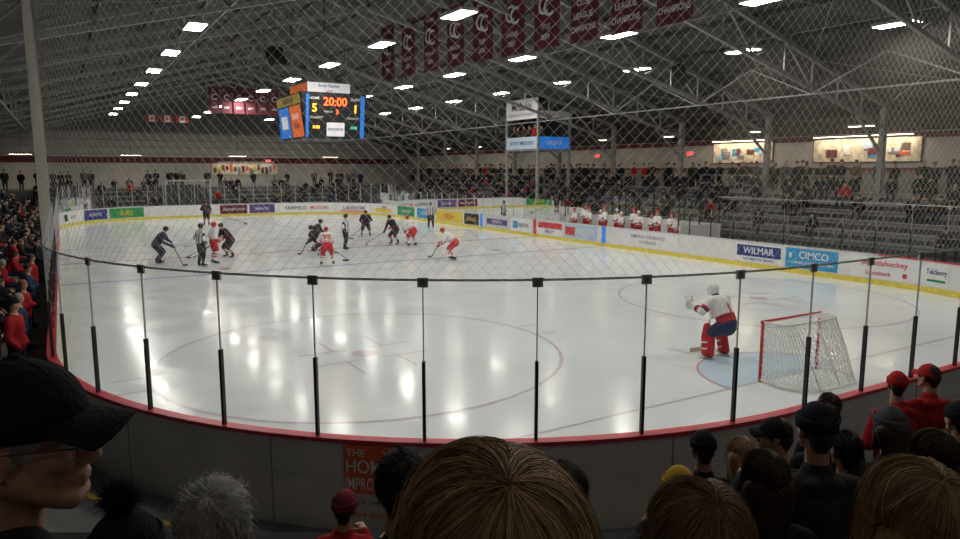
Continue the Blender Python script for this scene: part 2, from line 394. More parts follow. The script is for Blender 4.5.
# glass
NP=125; sp=TOT/NP; ofs=(52.26)%sp
def gtop(s):
    s=s%TOT
    if s<CUM[1]-16: return 2.4
    if s<CUM[4]: return 3.0
    if s<CUM[5]: return 2.4
    return 3.0
def bench(s):
    s=s%TOT; return sR(24.4)<s<sR(33.4)
mg=MB();mp=MB();mc=MB()
for i in range(NP):
    s0=ofs+i*sp;s1=s0+sp;sm=(s0+s1)/2
    if not bench(sm):
        zt=gtop(sm)
        ss=srange(s0+.012,s1-.012,.32);V=[]
        for s in ss:
            p,_=at(s,.05);V+=[(p[0],p[1],BH+.0),(p[0],p[1],zt)]
        mg.add(V,[(2*j,2*j+2,2*j+3,2*j+1) for j in range(len(ss)-1)],'rink_glass',True)
    (x,y),n=at(s0,.05);s_=s0%TOT
    if bench(s0) : continue
    near=CUM[1]-16<s_<CUM[4]+12
    Rm=np.array([[-n[1],n[0],0],[n[0],n[1],0],[0,0,1]]).T
    zt=gtop(s0+.01)
    if near:
        mp.box((x,y,BH+.46),(.036,.05,.95),'post_dark',R=Rm)
        mp.box((x,y,(BH+.9+zt)/2),(.012,.02,zt-BH-.9),'post_pale',R=Rm)
        if zt>2.8:
            mc.box((x,y,zt-.04),(.12,.03,.11),'post_pale',R=Rm)
            mc.box((x,y,zt-.04),(.06,.04,.06),'clip_grey',R=Rm)
    else:
        mp.box((x,y,(BH+zt)/2),(.035,.04,zt-BH),'post_pale',R=Rm)
mg.obj('rink_glass'); mp.obj('glass_posts')
sweep(mc,srange(CUM[1]-14,CUM[4],.3),[(.045,2.988),(.045,3.0),(.055,3.0)],['post_pale','post_pale'])
mc.obj('glass_top_clips')
# safety netting (real threads)
c=.10; zb,zt=2.98,9.6; sa,sb=CUM[1]-13,CUM[4]+8
mb=MB(); nz=14
zz=np.linspace(zb,zt,nz)
rr=.0017
def thread(ss,zs):
    P=np.array([(*at(s,.05)[0],z) for s,z in zip(ss,zs)]); Nn=np.array([(*at(s,.05)[1],0) for s in ss])
    T=np.stack([-Nn[:,1],Nn[:,0],np.zeros(len(P))],1); n=len(P)
    V=np.stack([P+Nn*rr,P-Nn*rr*.5+T*rr,P-Nn*rr*.5-T*rr],1).reshape(-1,3)
    F=[]
    for i in range(n-1):
        for j in range(3): F.append((i*3+j,i*3+(j+1)%3,i*3+3+(j+1)%3,i*3+3+j))
    return V,F
k=sa
while k<sb:
    for d in (1,-1):
        ss=k+d*(zz-zb)
        ok=(ss>=sa)&(ss<=sb)
        if ok.sum()>2:
            V,F=thread(ss[ok],zz[ok]); mb.add(V,F,'net_thread')
    k+=c*1.414
for z in (zb,zt):
    ss=srange(sa,sb,.5); P=[(*at(s,.05)[0],z) for s in ss]
    for a,b_ in zip(P[:-1],P[1:]): mb.cyl(a,b_,.008,'net_thread',n=5)
mb.obj('safety_netting')
mb=MB()
for s in np.arange(sa,sb,6.): 
    p,_=at(s,.05); mb.cyl((p[0],p[1],zt),(p[0],p[1],min(13.4,7.4+.3*(20.35-abs(p[0]-CX)))),.01,'steel_dark',n=5)
mb.obj('netting_cables')

# ------------------------------------------------------------------ shell
XL,XR,YN,YF=-14.,37.2,-5.,80.
def roofz(x): return 13.5-.3*abs(x-CX)
mb=MB(); mb.box(((XL+XR)/2,(YN+YF)/2,-.06),(XR-XL,YF-YN,.08),'concrete'); mb.obj('floor')
mb=MB()
for s_ in(-1,1):
    xe=XL if s_<0 else XR
    V=[];N=int((YF-YN)/.6)
    for j in range(N+1):
        y=YN+(YF-YN)*j/N; dz=.06 if j%2 else 0
        V+=[(CX,y,13.5+dz),(xe,y,roofz(xe)+dz)]
    mb.add(V,[(2*j,2*j+1,2*j+3,2*j+2) for j in range(N)],'roof_deck')
mb.obj('ceiling')
def wall(name,pts,m): 
    mb=MB()
    for p,mm in zip(pts,m): mb.add(p,[tuple(range(len(p)))],mm)
    return mb.obj(name)
zl,zr=roofz(XL),roofz(XR)
wall('wall_left',[[(XL,YN,0),(XL,YF,0),(XL,YF,zl),(XL,YN,zl)]],['wall_grey'])
wall('wall_right',[[(XR,YN,0),(XR,YF,0),(XR,YF,4.3),(XR,YN,4.3)],[(XR,YN,4.3),(XR,YF,4.3),(XR,YF,zr),(XR,YN,zr)]],['wall_grey','wall_pale'])
wall('wall_near',[[(XL,YN,0),(XR,YN,0),(XR,YN,zr),(CX,YN,13.5),(XL,YN,zl)]],['wall_grey'])
def band(z0,z1): return [(XL,YF,z0),(XR,YF,z0),(XR,YF,z1),(XL,YF,z1)]
xa=CX-(13.5-8)/.3;xb=CX+(13.5-8)/.3
wall('wall_far',[band(0,4.9),band(4.9,5.5),[(XL,YF,5.5),(XR,YF,5.5),(XR,YF,zr),(xb,YF,8),(xa,YF,8),(XL,YF,zl)],[(xa,YF,8),(xb,YF,8),(CX,YF,13.5)]],['wall_pale','maroon','wall_pale','wall_grey'])
mb=MB()
for z in np.arange(5.8,12.5,.7):
    hw=min(XR-CX-1,(13.5-z)/.3); mb.beam((CX-hw,YF-.02,z),(CX+hw,YF-.02,z),.03,.05,'wall_grey')
mb.obj('trim_1')
mb=MB(); mb.beam((XR-.03,YN+.1,4.25),(XR-.03,YF-.1,4.25),.05,.14,'maroon'); mb.beam((XR-.03,YN+.1,5.95),(XR-.03,YF-.1,5.95),.05,.3,'maroon'); mb.obj('trim_2')
# trusses
TY=[.3+6.2*k for k in range(13)]
for Y in TY:
    if Y<YN+1: continue
    mb=MB()
    for s_ in(-1,1):
        xc=CX+s_*20.35
        ze=roofz(xc)-.25
        t0=np.array((xc,Y,ze));t1=np.array((CX,Y,13.25));b0=np.array((xc,Y,ze-1.0));b1=np.array((CX,Y,11.5))
        mb.beam(t0,t1,.16,.18,'steel_grey'); mb.beam(b0,b1,.14,.16,'steel_grey')
        N=11
        for i in range(N+1):
            a=b0+(b1-b0)*i/N; bb=t0+(t1-t0)*i/N
            mb.beam(a,bb,.06,.06,'steel_grey')
            if i<N:
                c2=t0+(t1-t0)*(i+1)/N; a2=b0+(b1-b0)*(i+1)/N
                if i%2: mb.beam(a,c2,.07,.07,'steel_grey')
                else: mb.beam(bb,a2,.07,.07,'steel_grey')
        mb.beam((xc,Y,-.02),(xc,Y,ze),.26,.26,'steel_grey')
        mb.beam((xc,Y,ze-2.2),(xc-s_*2.2,Y,ze-1.0+.45),.1,.1,'steel_grey')
    mb.obj('roof_truss')
mb=MB()
for i in range(1,11):
    for s_ in(-1,1):
        x=CX+s_*i*2.2; mb.beam((x,YN+.1,roofz(x)-.1),(x,YF-.1,roofz(x)-.1),.08,.14,'steel_dark')
mb.beam((CX,YN+.1,13.3),(CX,YF-.1,13.3),.1,.16,'steel_dark'); mb.obj('roof_purlins')
mb=MB()
for x in (CX,CX-7.4,CX+7.4,CX-14.8,CX+14.8):
    zt_=roofz(x)-.35; zb_=zt_-1.35
    mb.beam((x,TY[0],zb_),(x,TY[-1],zb_),.06,.06,'steel_grey')
    for a,b_ in zip(TY[:-1],TY[1:]):
        ym=(a+b_)/2
        mb.beam((x,a,zb_),(x,ym,zt_),.05,.05,'steel_grey'); mb.beam((x,ym,zt_),(x,b_,zb_),.05,.05,'steel_grey')
for a,b_ in list(zip(TY[:-1],TY[1:]))[::2]:
    for s_ in(-1,1):
        for (xa_,xb_) in((0,7.4),(7.4,14.8),(14.8,20.3)):
            p=[(CX+s_*xa_,a),(CX+s_*xb_,b_)];q=[(CX+s_*xb_,a),(CX+s_*xa_,b_)]
            for (u,v) in (p,q): mb.beam((u[0],u[1],roofz(u[0])-.3),(v[0],v[1],roofz(v[0])-.3),.03,.03,'steel_grey')
mb.obj('roof_bracing')
# lamps
def lamp(x,y,z,W=.55,L=1.35,m='lamp_glow',name='ceiling_light'):
    mb=MB()
    mb.box((x,y,z+.06),(W+.08,L+.08,.1),'lamp_housing')
    mb.add([(x-W/2,y-L/2,z),(x-W/2,y+L/2,z),(x+W/2,y+L/2,z),(x+W/2,y-L/2,z)],[(0,1,2,3)],m)
    for dy in(-L/2.3,L/2.3): mb.cyl((x,y+dy,z+.1),(x,y+dy,roofz(x)),.008,'steel_dark',n=5)
    mb.obj(name)
for j in range(11):
    y=7.6+6.2*j
    for x in (4.3,11.1,17.7,24.4): lamp(x,y,9.0)
for y in (1.2,-2.6):  # added lamp rows, out of view, to brighten near boards and spectators
    for x in (-3.,4.3,11.1): lamp(x,y,8.2,m='lamp_glow_dim')
for y in (14.6,20.9,27,33.9,40.2,46.4,52.6,58.8,65): lamp(34.6,y,6.35,.25,1.3,'lamp_glow_warm','concourse_light')
for x in (-3,6,16,26): lamp(x,76.5,5.6,1.8,.25,'lamp_glow_warm','concourse_light')
for x,y,z in ((24.,23.,8.4),(8.2,30.7,8.9),(18.,17.0,10.2)):
    mb=MB(); Rz=np.array(Matrix.Rotation(.5,3,'Z')@Matrix.Rotation(-.35,3,'X'))
    mb.box((x,y,z),(.6,.45,.8),'black',R=Rz)
    for dz in(-.2,.2):
        p=np.array((x,y,z))+Rz@np.array((0,-.23,dz)); q=p+Rz@np.array((0,-.02,0)); mb.cyl(p,q,.15,'coat_charcoal',n=16)
    mb.cyl((x,y,z+.35),(x,y,roofz(x)),.02,'steel_dark'); mb.obj('hanging_speaker')

# ------------------------------------------------------------------ scoreboard
mb=MB(); cx,cy=11.9,36.4
zb_,zt_=5.75,7.95; hb=(1.42,2.1);ht=(1.68,2.4)
def corner(sx,sy,top): h=ht if top else hb; return np.array((cx+sx*h[0],cy+sy*h[1],zt_ if top else zb_))
Vv=[corner(*q,False) for q in((-1,-1),(1,-1),(1,1),(-1,1))]+[corner(*q,True) for q in((-1,-1),(1,-1),(1,1),(-1,1))]
mb.add(Vv,[(0,3,2,1),(4,5,6,7),(0,1,5,4),(1,2,6,5),(2,3,7,6),(3,0,4,7)],'black')
def face(a,b_,c_,d_):
    a,b_,c_,d_=map(np.array,(a,b_,c_,d_)); o=(a+b_)/2; x=(b_-a)/np.linalg.norm(b_-a); y=((c_+d_)/2-o); H=np.linalg.norm(y); y/=H; nn=np.cross(x,y); return o,x,y,nn,np.linalg.norm(b_-a)/2,np.linalg.norm(c_-d_)/2,H
def pan(fr,x0,x1,y0,y1,m,off):
    o,x,y,nn=fr[:4]; mb.add([o+x*a+y*b_*.92+nn*off for a,b_ in((x0,y0),(x1,y0),(x1,y1),(x0,y1))],[(0,1,2,3)],m)
def tx(fr,t,u,v,h,m,off,mw=None):
    o,x,y,nn=fr[:4]; put_text(mb,t,o+x*u+y*v*.92+nn*off,x,y,h*.92,m,mw)
for fa in (face(Vv[0],Vv[1],Vv[5],Vv[4]),face(Vv[2],Vv[3],Vv[7],Vv[6])):
    w=1.42
    pan(fa,-w,w,.03,2.36,'black',.02)
    pan(fa,-w-.05,-w+.1,.05,2.3,'sign_blue',.035); pan(fa,w-.1,w+.12,.05,2.3,'sign_blue',.035)
    tx(fa,'20:00',0,1.95,.45,'led_red',.06,1.2)
    tx(fa,'5',-1.05,1.6,.42,'led_amber',.06); tx(fa,'1',1.05,1.6,.42,'led_amber',.06)
    tx(fa,'HOME',-1.05,2.1,.14,'white',.06); tx(fa,'GUEST',1.05,2.1,.14,'white',.06)
    tx(fa,'3',.1,1.42,.24,'led_red',.06); tx(fa,'PERIOD',-.35,1.42,.1,'white',.06)
    tx(fa,'PENALTY',-.95,1.1,.12,'white',.06); tx(fa,'PENALTY',.95,1.1,.12,'white',.06)
    pan(fa,-.42,.5,.12,.85,'sign_white',.05); tx(fa,'SPONSOR',.04,.5,.14,'navy',.06,.8)
    tx(fa,'0:00',-.95,.6,.16,'led_amber',.06,.4); tx(fa,'0:00',.98,.6,.16,'led_green',.06,.4)
for fa in (face(Vv[3],Vv[0],Vv[4],Vv[7]),face(Vv[1],Vv[2],Vv[6],Vv[5])):
    pan(fa,-2.1,2.1,.03,2.36,'black',.02)
    pan(fa,-2.1,2.15,1.85,2.34,'ad_yellow',.04); tx(fa,'LAKESHORE',0,2.1,.28,'navy',.05,3.6)
    pan(fa,-2.0,-.1,.1,1.78,'sign_blue',.04); pan(fa,.05,2.0,.1,1.78,'sign_orange',.04)
    pan(fa,-1.6,-.5,.6,1.3,'sign_white',.05); tx(fa,'SHARK',1.0,1.2,.3,'sign_white',.05,1.6); tx(fa,'TANK',1.0,.7,.3,'navy',.05,1.6)
zc=8.24
mb.box((cx,cy,zc),(2.2,3.0,.56),'lamp_housing')
pan((np.array((cx,cy-1.51,zc)),np.array((1.,0,0)),np.array((0,0,1.)),np.array((0,-1.,0))),-1.1,1.1,-.3,.3,'sign_white',.01)
put_text(mb,'Scott Stanley',(cx,cy-1.54,zc+.11),(1,0,0),(0,0,1),.2,'navy',2.0); put_text(mb,'LAW',(cx,cy-1.54,zc-.13),(1,0,0),(0,0,1),.13,'ad_red',.8)
pan((np.array((cx-1.11,cy,zc)),np.array((0,-1.,0)),np.array((0,0,1.)),np.array((-1.,0,0))),-1.5,1.5,-.3,.3,'sign_orange',.01)
for sx in(-1,1):
    for sy in(-1,1): mb.cyl((cx+sx*1,cy+sy*1.4,8.5),(cx+sx*1,cy+sy*1.4,roofz(cx+1)),.025,'steel_grey',n=6)
mb.obj('hanging_scoreboard')

# ------------------------------------------------------------------ banners
btxt=[('CC','PLAYOFF','1998'),('CC','LEAGUE','2001'),('CC','FINALIST','2003'),('CC','SEASON','2004'),('CC','CUP','2006'),('CC','LEAGUE','2007'),('CC','TITLE','2009'),('NORTH 48','CLUB','CHAMPIONS'),('PROVINCIAL','CUP','CHAMPIONS'),('ALL ONTARIO','CENTRAL','CHAMPIONS')]
for i in range(10):
    yc=34.6-i*1.97; W=1.62; z1=11.55; z0=8.85; xx=15.0+.25*i
    mb=MB(); nu=12
    def wv(u): return xx+.03*math.sin(u*9+i)
    V=[];F=[]
    for j in range(nu+1):
        u=j/nu; y=yc+W/2-u*W
        V+=[(wv(u),y,z0),(wv(u),y,z1)]
    mb.add(V,[(2*j,2*j+2,2*j+3,2*j+1) for j in range(nu)],'maroon',True)
    mb.cyl((xx,yc-W/2,z1),(xx,yc+W/2,z1),.02,'steel_grey',n=8)
    for d in(-.6,.6): mb.cyl((xx,yc+d,z1),(xx,yc+d,roofz(xx)),.006,'steel_grey',n=4)
    xd=(0,-1,0);yd=(0,0,1);xo=xx-.045
    H=z1-z0;a,b_,c_=btxt[i]
    if a=='CC':
        put_text(mb,'C',(xo,yc+.18,z0+H*.6),xd,yd,.7,'white'); put_text(mb,'C',(xo-.005,yc-.18,z0+H*.56),xd,yd,.7,'white')
        put_text(mb,b_,(xo,yc,z0+H*.3),xd,yd,.18,'white',1.3); put_text(mb,c_,(xo,yc,z0+H*.16),xd,yd,.2,'white',.8)
        put_text(mb,'HOCKEY',(xo,yc,z0+H*.86),xd,yd,.15,'white',1.2)
    else:
        for k,t in enumerate((a,'DIVISION',b_,'LEAGUE',c_)): put_text(mb,t,(xo,yc,z0+H*(.85-k*.17)),xd,yd,.22,'white',1.4)
    mb.obj('championship_banner')
for i in range(6):
    mb=MB(); x=9.5+i*.82; mb.box((x,52,9.0),(.7,.03,1.8),'maroon'); put_text(mb,'C',(x,51.97,9.2),(1,0,0),(0,0,1),.4,'white'); put_text(mb,'2005',(x,51.97,8.5),(1,0,0),(0,0,1),.14,'white')
    mb.cyl((x,52,9.9),(x,52,roofz(x)),.01,'steel_grey',n=4); mb.obj('championship_banner')
for i,x in enumerate((7.6,8.9,10.2)):
    mb=MB(); z=8.9;yf=72.
    for a,b_,m in((-.5,-.25,'ad_red'),(-.25,.25,'white'),(.25,.5,'ad_red')): mb.box((x+(a+b_)/2,yf,z),(b_-a,.02,.6),m)
    a=np.linspace(0,2*pi,11)[:-1]; P=[(x+(.19 if k%2==0 else .08)*math.sin(t),yf-.02,z+(.19 if k%2==0 else .08)*math.cos(t)) for k,t in enumerate(a)]
    mb.add(P,[tuple(range(10))],'ad_red'); mb.cyl((x,yf,z+.3),(x,yf,roofz(x)),.01,'steel_grey',n=4)
    mb.obj('national_flag')

# ------------------------------------------------------------------ stands (right)
mb=MB()
RX0=28.8;PITCH=.72;NR=6
def rz(k): return .7+.4*k
ya,yb=4.,64.
for k in range(NR):
    x0=RX0+k*PITCH; mb.box((x0+PITCH/2,(ya+yb)/2,rz(k)/2-.02),(PITCH,yb-ya,rz(k)),'stand_riser')
    mb.box((x0+PITCH/2,(ya+yb)/2,rz(k)),(PITCH,yb-ya,.03),'aluminium')
    mb.box((x0+PITCH-.18,(ya+yb)/2,rz(k)+.42),(.3,yb-ya,.04),'aluminium')
    mb.box((x0+PITCH-.18,(ya+yb)/2,rz(k)+.30),(.04,yb-ya,.14),'aluminium')
    for y in np.arange(ya,yb,1.8): mb.box((x0+PITCH-.18,y,rz(k)+.2),(.05,.05,.42),'steel_grey')
XC=RX0+NR*PITCH
mb.box(((XC+XR)/2-.03,(-3+72.8)/2,1.44),(XR-XC-.06,75.8,2.9),'stand_riser')
mb.obj('bleachers_right')
mb=MB()
def rail(p0,p1,h=1.0,n=None,bars=True):
    p0=np.array(p0,float);p1=np.array(p1,float);L=np.linalg.norm(p1-p0)
    for z in(h,h*.55): mb.cyl(p0+(0,0,z),p1+(0,0,z),.022,'steel_grey',n=6)
    for t in np.linspace(0,1,max(2,int(L/1.5)+1)): q=p0+(p1-p0)*t; mb.cyl(q,q+(0,0,h),.022,'steel_grey',n=6)
    if bars:
        for t in np.linspace(0,1,max(2,int(L/.14)+1)): q=p0+(p1-p0)*t; mb.cyl(q+(0,0,.08),q+(0,0,h),.007,'steel_grey',n=4)
for y in (10.,17.,23.8,34.,42.,50.,58.):
    for dy in(0,1.3): rail((RX0,y+dy,rz(0)),(XC,y+dy,rz(NR-1)+.2),bars=False)
rail((RX0-.02,4,.7),(RX0-.02,64,.7),h=.9,bars=False)
rail((RX0-.1,20.5,.7),(RX0-.1,24.5,.7),h=1.3); rail((RX0+1.5,21.,1.5),(RX0+1.5,24.5,1.5),h=1.2)
for y0_ in (17,23.8,34,42,50,58):
    rail((XC,y0_+1.6,2.9),(XC,y0_+6,2.9),bars=False)
mb.obj('stand_railings')
mb=MB()
mb.box((27.2,28.9,.05),(2.8,9.2,.1),'concrete_dark'); mb.box((26.4,28.9,.22),(1.2,8.9,.24),'concrete_dark'); mb.box((27.6,28.9,.45),(.35,8.6,.06),'aluminium'); mb.box((27.6,28.9,.25),(.08,8.6,.4),'steel_grey')
mb.box((28.6,28.9,.75),(.1,9.2,1.5),'board_white')
for y in np.arange(24.4,33.6,1.15): mb.box((28.6,y,2.3),(.06,.06,1.7),'post_dark')
mb.box((28.6,28.9,3.15),(.07,9.3,.07),'post_dark')
mb.add([(28.6,24.4,1.5),(28.6,33.4,1.5),(28.6,33.4,3.12),(28.6,24.4,3.12)],[(0,1,2,3)],'rink_glass')
for y in(24.4,33.4):
    mb.box((27.2,y,.75),(2.7,.08,1.5),'board_white'); mb.add([(25.75,y,1.5),(28.6,y,1.5),(28.6,y,2.9),(25.75,y,2.9)],[(0,1,2,3)],'rink_glass')
    for x in(25.75,27.2): mb.box((x,y,2.2),(.05,.05,1.5),'post_dark')
    mb.box((27.2,y,2.92),(2.8,.06,.06),'post_dark')
mb.obj('player_bench')
mb=MB()
for y0_,y1_ in((35,39),(39.6,43)):
    for y in(y0_,y1_):
        mb.box((27.2,y,.75),(2.6,.08,1.5),'board_white')
        for x in(25.8,27.2,28.5): mb.box((x,y,2.3),(.05,.05,1.6),'post_dark')
        mb.box((27.2,y,3.1),(2.7,.05,.06),'post_dark')
    mb.box((28.5,(y0_+y1_)/2,.9),(.08,y1_-y0_,1.8),'board_white'); mb.box((28.5,(y0_+y1_)/2,3.1),(.05,y1_-y0_,.06),'post_dark')
mb.obj('penalty_box')
# press box
mb=MB(); x0,x1,y0_,y1_=27.4,30.0,38.6,42.4
mb.box(((x0+x1)/2,(y0_+y1_)/2,5.55),(x1-x0,y1_-y0_,.12),'steel_grey')
for a in(x0,x1):
    for b_ in(y0_,y1_): mb.box((a,b_,4.1),(.14,.14,8.2),'steel_grey')
mb.box((x1,(y0_+y1_)/2,6.9),(.06,y1_-y0_,2.6),'wall_dark')
mb.box(((x0+x1)/2,y1_,6.9),(x1-x0,.06,2.6),'wall_dark')
for z0_,z1_,m in((5.6,6.4,'sign_blue'),(7.6,8.95,'white')):
    mb.box((x0-.03,(y0_+y1_)/2,(z0_+z1_)/2),(.06,y1_-y0_,z1_-z0_),m if m=='white' else 'ad_paleblue')
mb.box(((x0+x1)/2,y0_-.03,6.0),(x1-x0,.06,.8),'sign_blue'); mb.box(((x0+x1)/2,y0_-.03,7.85),(x1-x0,.06,.5),'white')
put_text(mb,'McGavin',(x0-.07,(y0_+y1_)/2,8.45),(0,-1,0),(0,0,1),.5,'black',3.2); put_text(mb,'INSURANCE & FINANCIAL',(x0-.07,(y0_+y1_)/2,7.9),(0,-1,0),(0,0,1),.2,'grey_text',3.4)
put_text(mb,'ARENA',((x0+x1)/2,y0_-.07,6.),(1,0,0),(0,0,1),.3,'white',2); put_text(mb,'SPORTS MEDICINE',(x0-.07,(y0_+y1_)/2,6.),(0,-1,0),(0,0,1),.25,'navy',3.4)
mb.obj('press_box')
for (ya_,yb_) in ((27.8,32.4),(19.2,25.2),(12.2,15.6)):
    mb=MB(); mb.box((XR-.06,(ya_+yb_)/2,5.25),(.06,yb_-ya_,1.35),'wall_dark'); mb.box((XR-.1,(ya_+yb_)/2,5.25),(.04,yb_-ya_-.12,1.23),'mural_cream')
    for k in range(14):
        w=random.uniform(.2,.7);h=random.uniform(.15,.5)
        mb.box((XR-.13,random.uniform(ya_+.5,yb_-.5),random.uniform(4.9,5.6)),(.012+.002*k,w,h),random.choice(['cyan_blue','ad_orange','grey_text','maroon','white','coat_tan','ad_paleblue']))
    mb.obj('wall_mural')
    mb=MB(); mb.box((XR-.5,(ya_+yb_)/2,6.02),(.2,yb_-ya_-.6,.06),'lamp_housing'); mb.add([(XR-.6,ya_+.3,5.98),(XR-.6,yb_-.3,5.98),(XR-.4,yb_-.3,5.98),(XR-.4,ya_+.3,5.98)],[(0,1,2,3)],'lamp_glow_warm'); mb.beam((XR-.5,(ya_+yb_)/2,6.02),(XR-.02,(ya_+yb_)/2,6.02),.04,.04,'lamp_housing'); mb.obj('mural_light')
for x,y,z,ax in ((XR-.1,34.3,5.3,0),(XR-.1,16.8,5.3,0),(XR-.1,44.,5.3,0),(20.,YF-.1,5.2,1)):
    mb=MB(); d=(.08,.6,.28) if ax==0 else (.6,.08,.28); mb.box((x,y,z),d,'white')
    if ax==0: put_text(mb,'EXIT',(x-.05,y,z),(0,-1,0),(0,0,1),.2,'exit_red')
    else: put_text(mb,'EXIT',(x,y-.05,z),(1,0,0),(0,0,1),.2,'exit_red')
    mb.obj('exit_sign')
mb=MB(); mb.box((17.5,YF-.1,4.3),(7,.1,1.2),'mural_cream')
for k in range(16):
    mb.box((14.3+k*.42,YF-.17,4.3+random.uniform(-.2,.2)),(.3,.02,random.uniform(.4,.8)),random.choice(['maroon','ad_orange','coat_tan','grey_text','ad_yellow']))
mb.obj('wall_mural')
mb=MB(); mb.box((17.5,YF-.6,5.05),(6,.2,.06),'lamp_housing'); mb.add([(14.5,YF-.7,5.),(20.5,YF-.7,5.),(20.5,YF-.5,5.),(14.5,YF-.5,5.)],[(0,1,2,3)],'lamp_glow_dim'); mb.beam((17.5,YF-.6,5.05),(17.5,YF-.02,5.05),.04,.04,'lamp_housing'); mb.obj('mural_light')
mb=MB()
for k in range(5):
    y0_=68.6+k*.8
    for xa_,xb_ in((-2,7.6),(12.,27)):
        mb.box(((xa_+xb_)/2,y0_+.4,(.6+.4*k)/2),(xb_-xa_,.8,.6+.4*k),'stand_riser'); mb.box(((xa_+xb_)/2,y0_+.55,.6+.4*k+.42),(xb_-xa_,.3,.05),'aluminium')
mb.box((12,76.4,1.2),(50,7,2.4),'stand_riser'); mb.obj('bleachers_far')
mb=MB()
for x in (7.9,11.7): mb.box((x,68,1.6),(.14,.14,3.2),'aluminium')
mb.box((9.8,68,3.25),(4,.14,.14),'aluminium'); mb.box((9.8,72.7,1.4),(3.6,.1,2.8),'wall_dark')
for x in np.arange(8.4,11.7,.55): mb.box((x,68,2.2),(.03,.03,2.0),'aluminium')
mb.obj('zamboni_gate')
mb=MB()
for k in range(6):
    x1_=-1.25-k*.8; zz_=.3+.38*k
    mb.box((x1_-.4,40.,zz_/2),(.8,54,zz_),'stand_riser'); mb.box((x1_-.55,40.,zz_+.42),(.3,54,.04),'aluminium')
mb.obj('bleachers_left')

# ------------------------------------------------------------------ crowd
def person_prims(kind):
    P=[]
    if kind.startswith('sit'):
        ln=.05 if kind=='sit1' else .22
        hz=1.2 if kind=='sit1' else 1.12
        P+=[C((0,0,.56),.15,(0,ln,.93),.15,'coat',(1,0,0),1.2),C((-.14,ln,.96),.085,(.14,ln,.96),.085,'coat'),C((0,ln,.98),.07,(0,ln+.03,hz-.05),.06,'skin'),
            E((0,ln+.05,hz),(.08,.095,.12),'skin'),E((0,ln+.03,hz+.045),(.09,.105,.1),'hair',-.004)]
        for s in(-1,1):
            P+=[C((s*.1,0,.54),.1,(s*.13,.42,.53),.075,'pants'),C((s*.13,.42,.5),.07,(s*.13,.42,.1),.05,'pants'),C((s*.13,.42,.06),.05,(s*.13,.54,.05),.045,'pants'),
                C((s*.2,ln,.93),.075,(s*.27,ln+.06,.68),.06,'coat'),C((s*.27,ln+.06,.68),.06,(s*.1,ln+.3,.66),.045,'coat'),C((s*.1,ln+.3,.66),.04,(s*.06,ln+.36,.64),.035,'skin')]
    else:
        P+=[C((0,0,.92),.15,(0,0,1.3),.16,'coat',(1,0,0),1.2),C((-.15,0,1.38),.085,(.15,0,1.38),.085,'coat'),C((0,0,1.4),.07,(0,.02,1.58),.06,'skin'),
            E((0,.03,1.64),(.08,.095,.12),'skin'),E((0,.01,1.69),(.09,.105,.1),'hair',-.004)]
        for s in(-1,1):
            P+=[C((s*.09,0,.9),.11,(s*.11,.01,.5),.075,'pants'),C((s*.11,.01,.5),.075,(s*.11,-.02,.1),.055,'pants'),C((s*.11,-.02,.05),.05,(s*.12,.12,.045),.045,'pants')]
            if kind=='st1': P+=[C((s*.22,0,1.36),.075,(s*.28,-.02,1.08),.06,'coat'),C((s*.28,-.02,1.08),.06,(s*.2,.12,.88),.045,'coat')]
            else: P+=[C((s*.22,0,1.36),.075,(s*.26,.04,1.1),.06,'coat'),C((s*.26,.04,1.1),.06,(-s*.06,.22,1.16),.05,'coat')]
    return P
TPL={k:figure(person_prims(k),.04,1) for k in('sit1','sit2','st1','st2')}
DK=['coat_black']*9+['coat_charcoal']*7+['coat_navy']*3+['coat_brown','coat_brown','coat_olive','coat_grey','coat_grey','coat_tan','coat_blue','coat_red']
def rmap(reds=0.):
    return {'coat':'coat_red' if random.random()<reds else random.choice(DK),'pants':random.choice(['coat_black','denim','coat_charcoal']),
            'hair':random.choice(['hair_black_0','hair_brown_0','hair_brown_1','hair_darkblonde_0','hair_grey_1','wool_black','wool_grey','coat_brown','hair_black_1','wool_black'])}
def put(mb,kind,x,y,z,rz_,reds=0.): mb.addmb(TPL[kind],TR((x,y,z),rz_+random.uniform(-.4,.4),sc=random.uniform(.92,1.06)),rmap(reds))
mb=MB()
for k in range(NR):
    y=5.
    while y<63.5:
        dens=.09 if y<25 and k<3 else (.2 if y<25 else .36)
        if k>=4: dens+=.18
        if random.random()<dens: put(mb,random.choice(['sit1','sit2']),RX0+k*PITCH+PITCH-.2,y,rz(k)+.0,pi/2)
        y+=.6
y=5.
while y<72:
    if random.random()<.75: put(mb,random.choice(['st1','st2']),XC+random.uniform(.3,.8),y,2.9,pi/2)
    if random.random()<.35: put(mb,random.choice(['st1','st2']),XC+random.uniform(1.,3.2),y,2.9,random.uniform(0,6))
    y+=.62
mb.obj('seated_crowd_right')
mb=MB()
for k in range(5):
    x=-1.8
    while x<26.8:
        if not 7.4<x<12.1 and random.random()<.3: put(mb,random.choice(['sit1','sit2']),x,68.6+k*.8+.5,.6+.4*k,pi)
        x+=.6
x=-6
while x<30:
    if random.random()<.5: put(mb,random.choice(['st1','st2']),x,73.3+random.random()*1.5,2.4,pi)
    x+=.6
mb.obj('seated_crowd_far')
mb=MB()
for k in range(6):
    y=14.
    while y<66:
        if random.random()<.45: put(mb,random.choice(['sit1','sit2']),-1.25-k*.8-.5,y,.3+.38*k,-pi/2,.34 if y<32 else .06)
        y+=.68
for y,r_ in ((15.5,1),(17.2,0),(19.2,1),(22.,0),(25.,1),(31,0)): put(mb,random.choice(['st1','st2']),-.95,y,.0,-pi/2,r_)
mb.obj('seated_crowd_left')
mb=MB()
for y in (38.9,39.6,40.3,41,41.7,42.2): put(mb,'st1',27.9,y,5.62-.1,pi/2)
mb.obj('press_box_crowd')

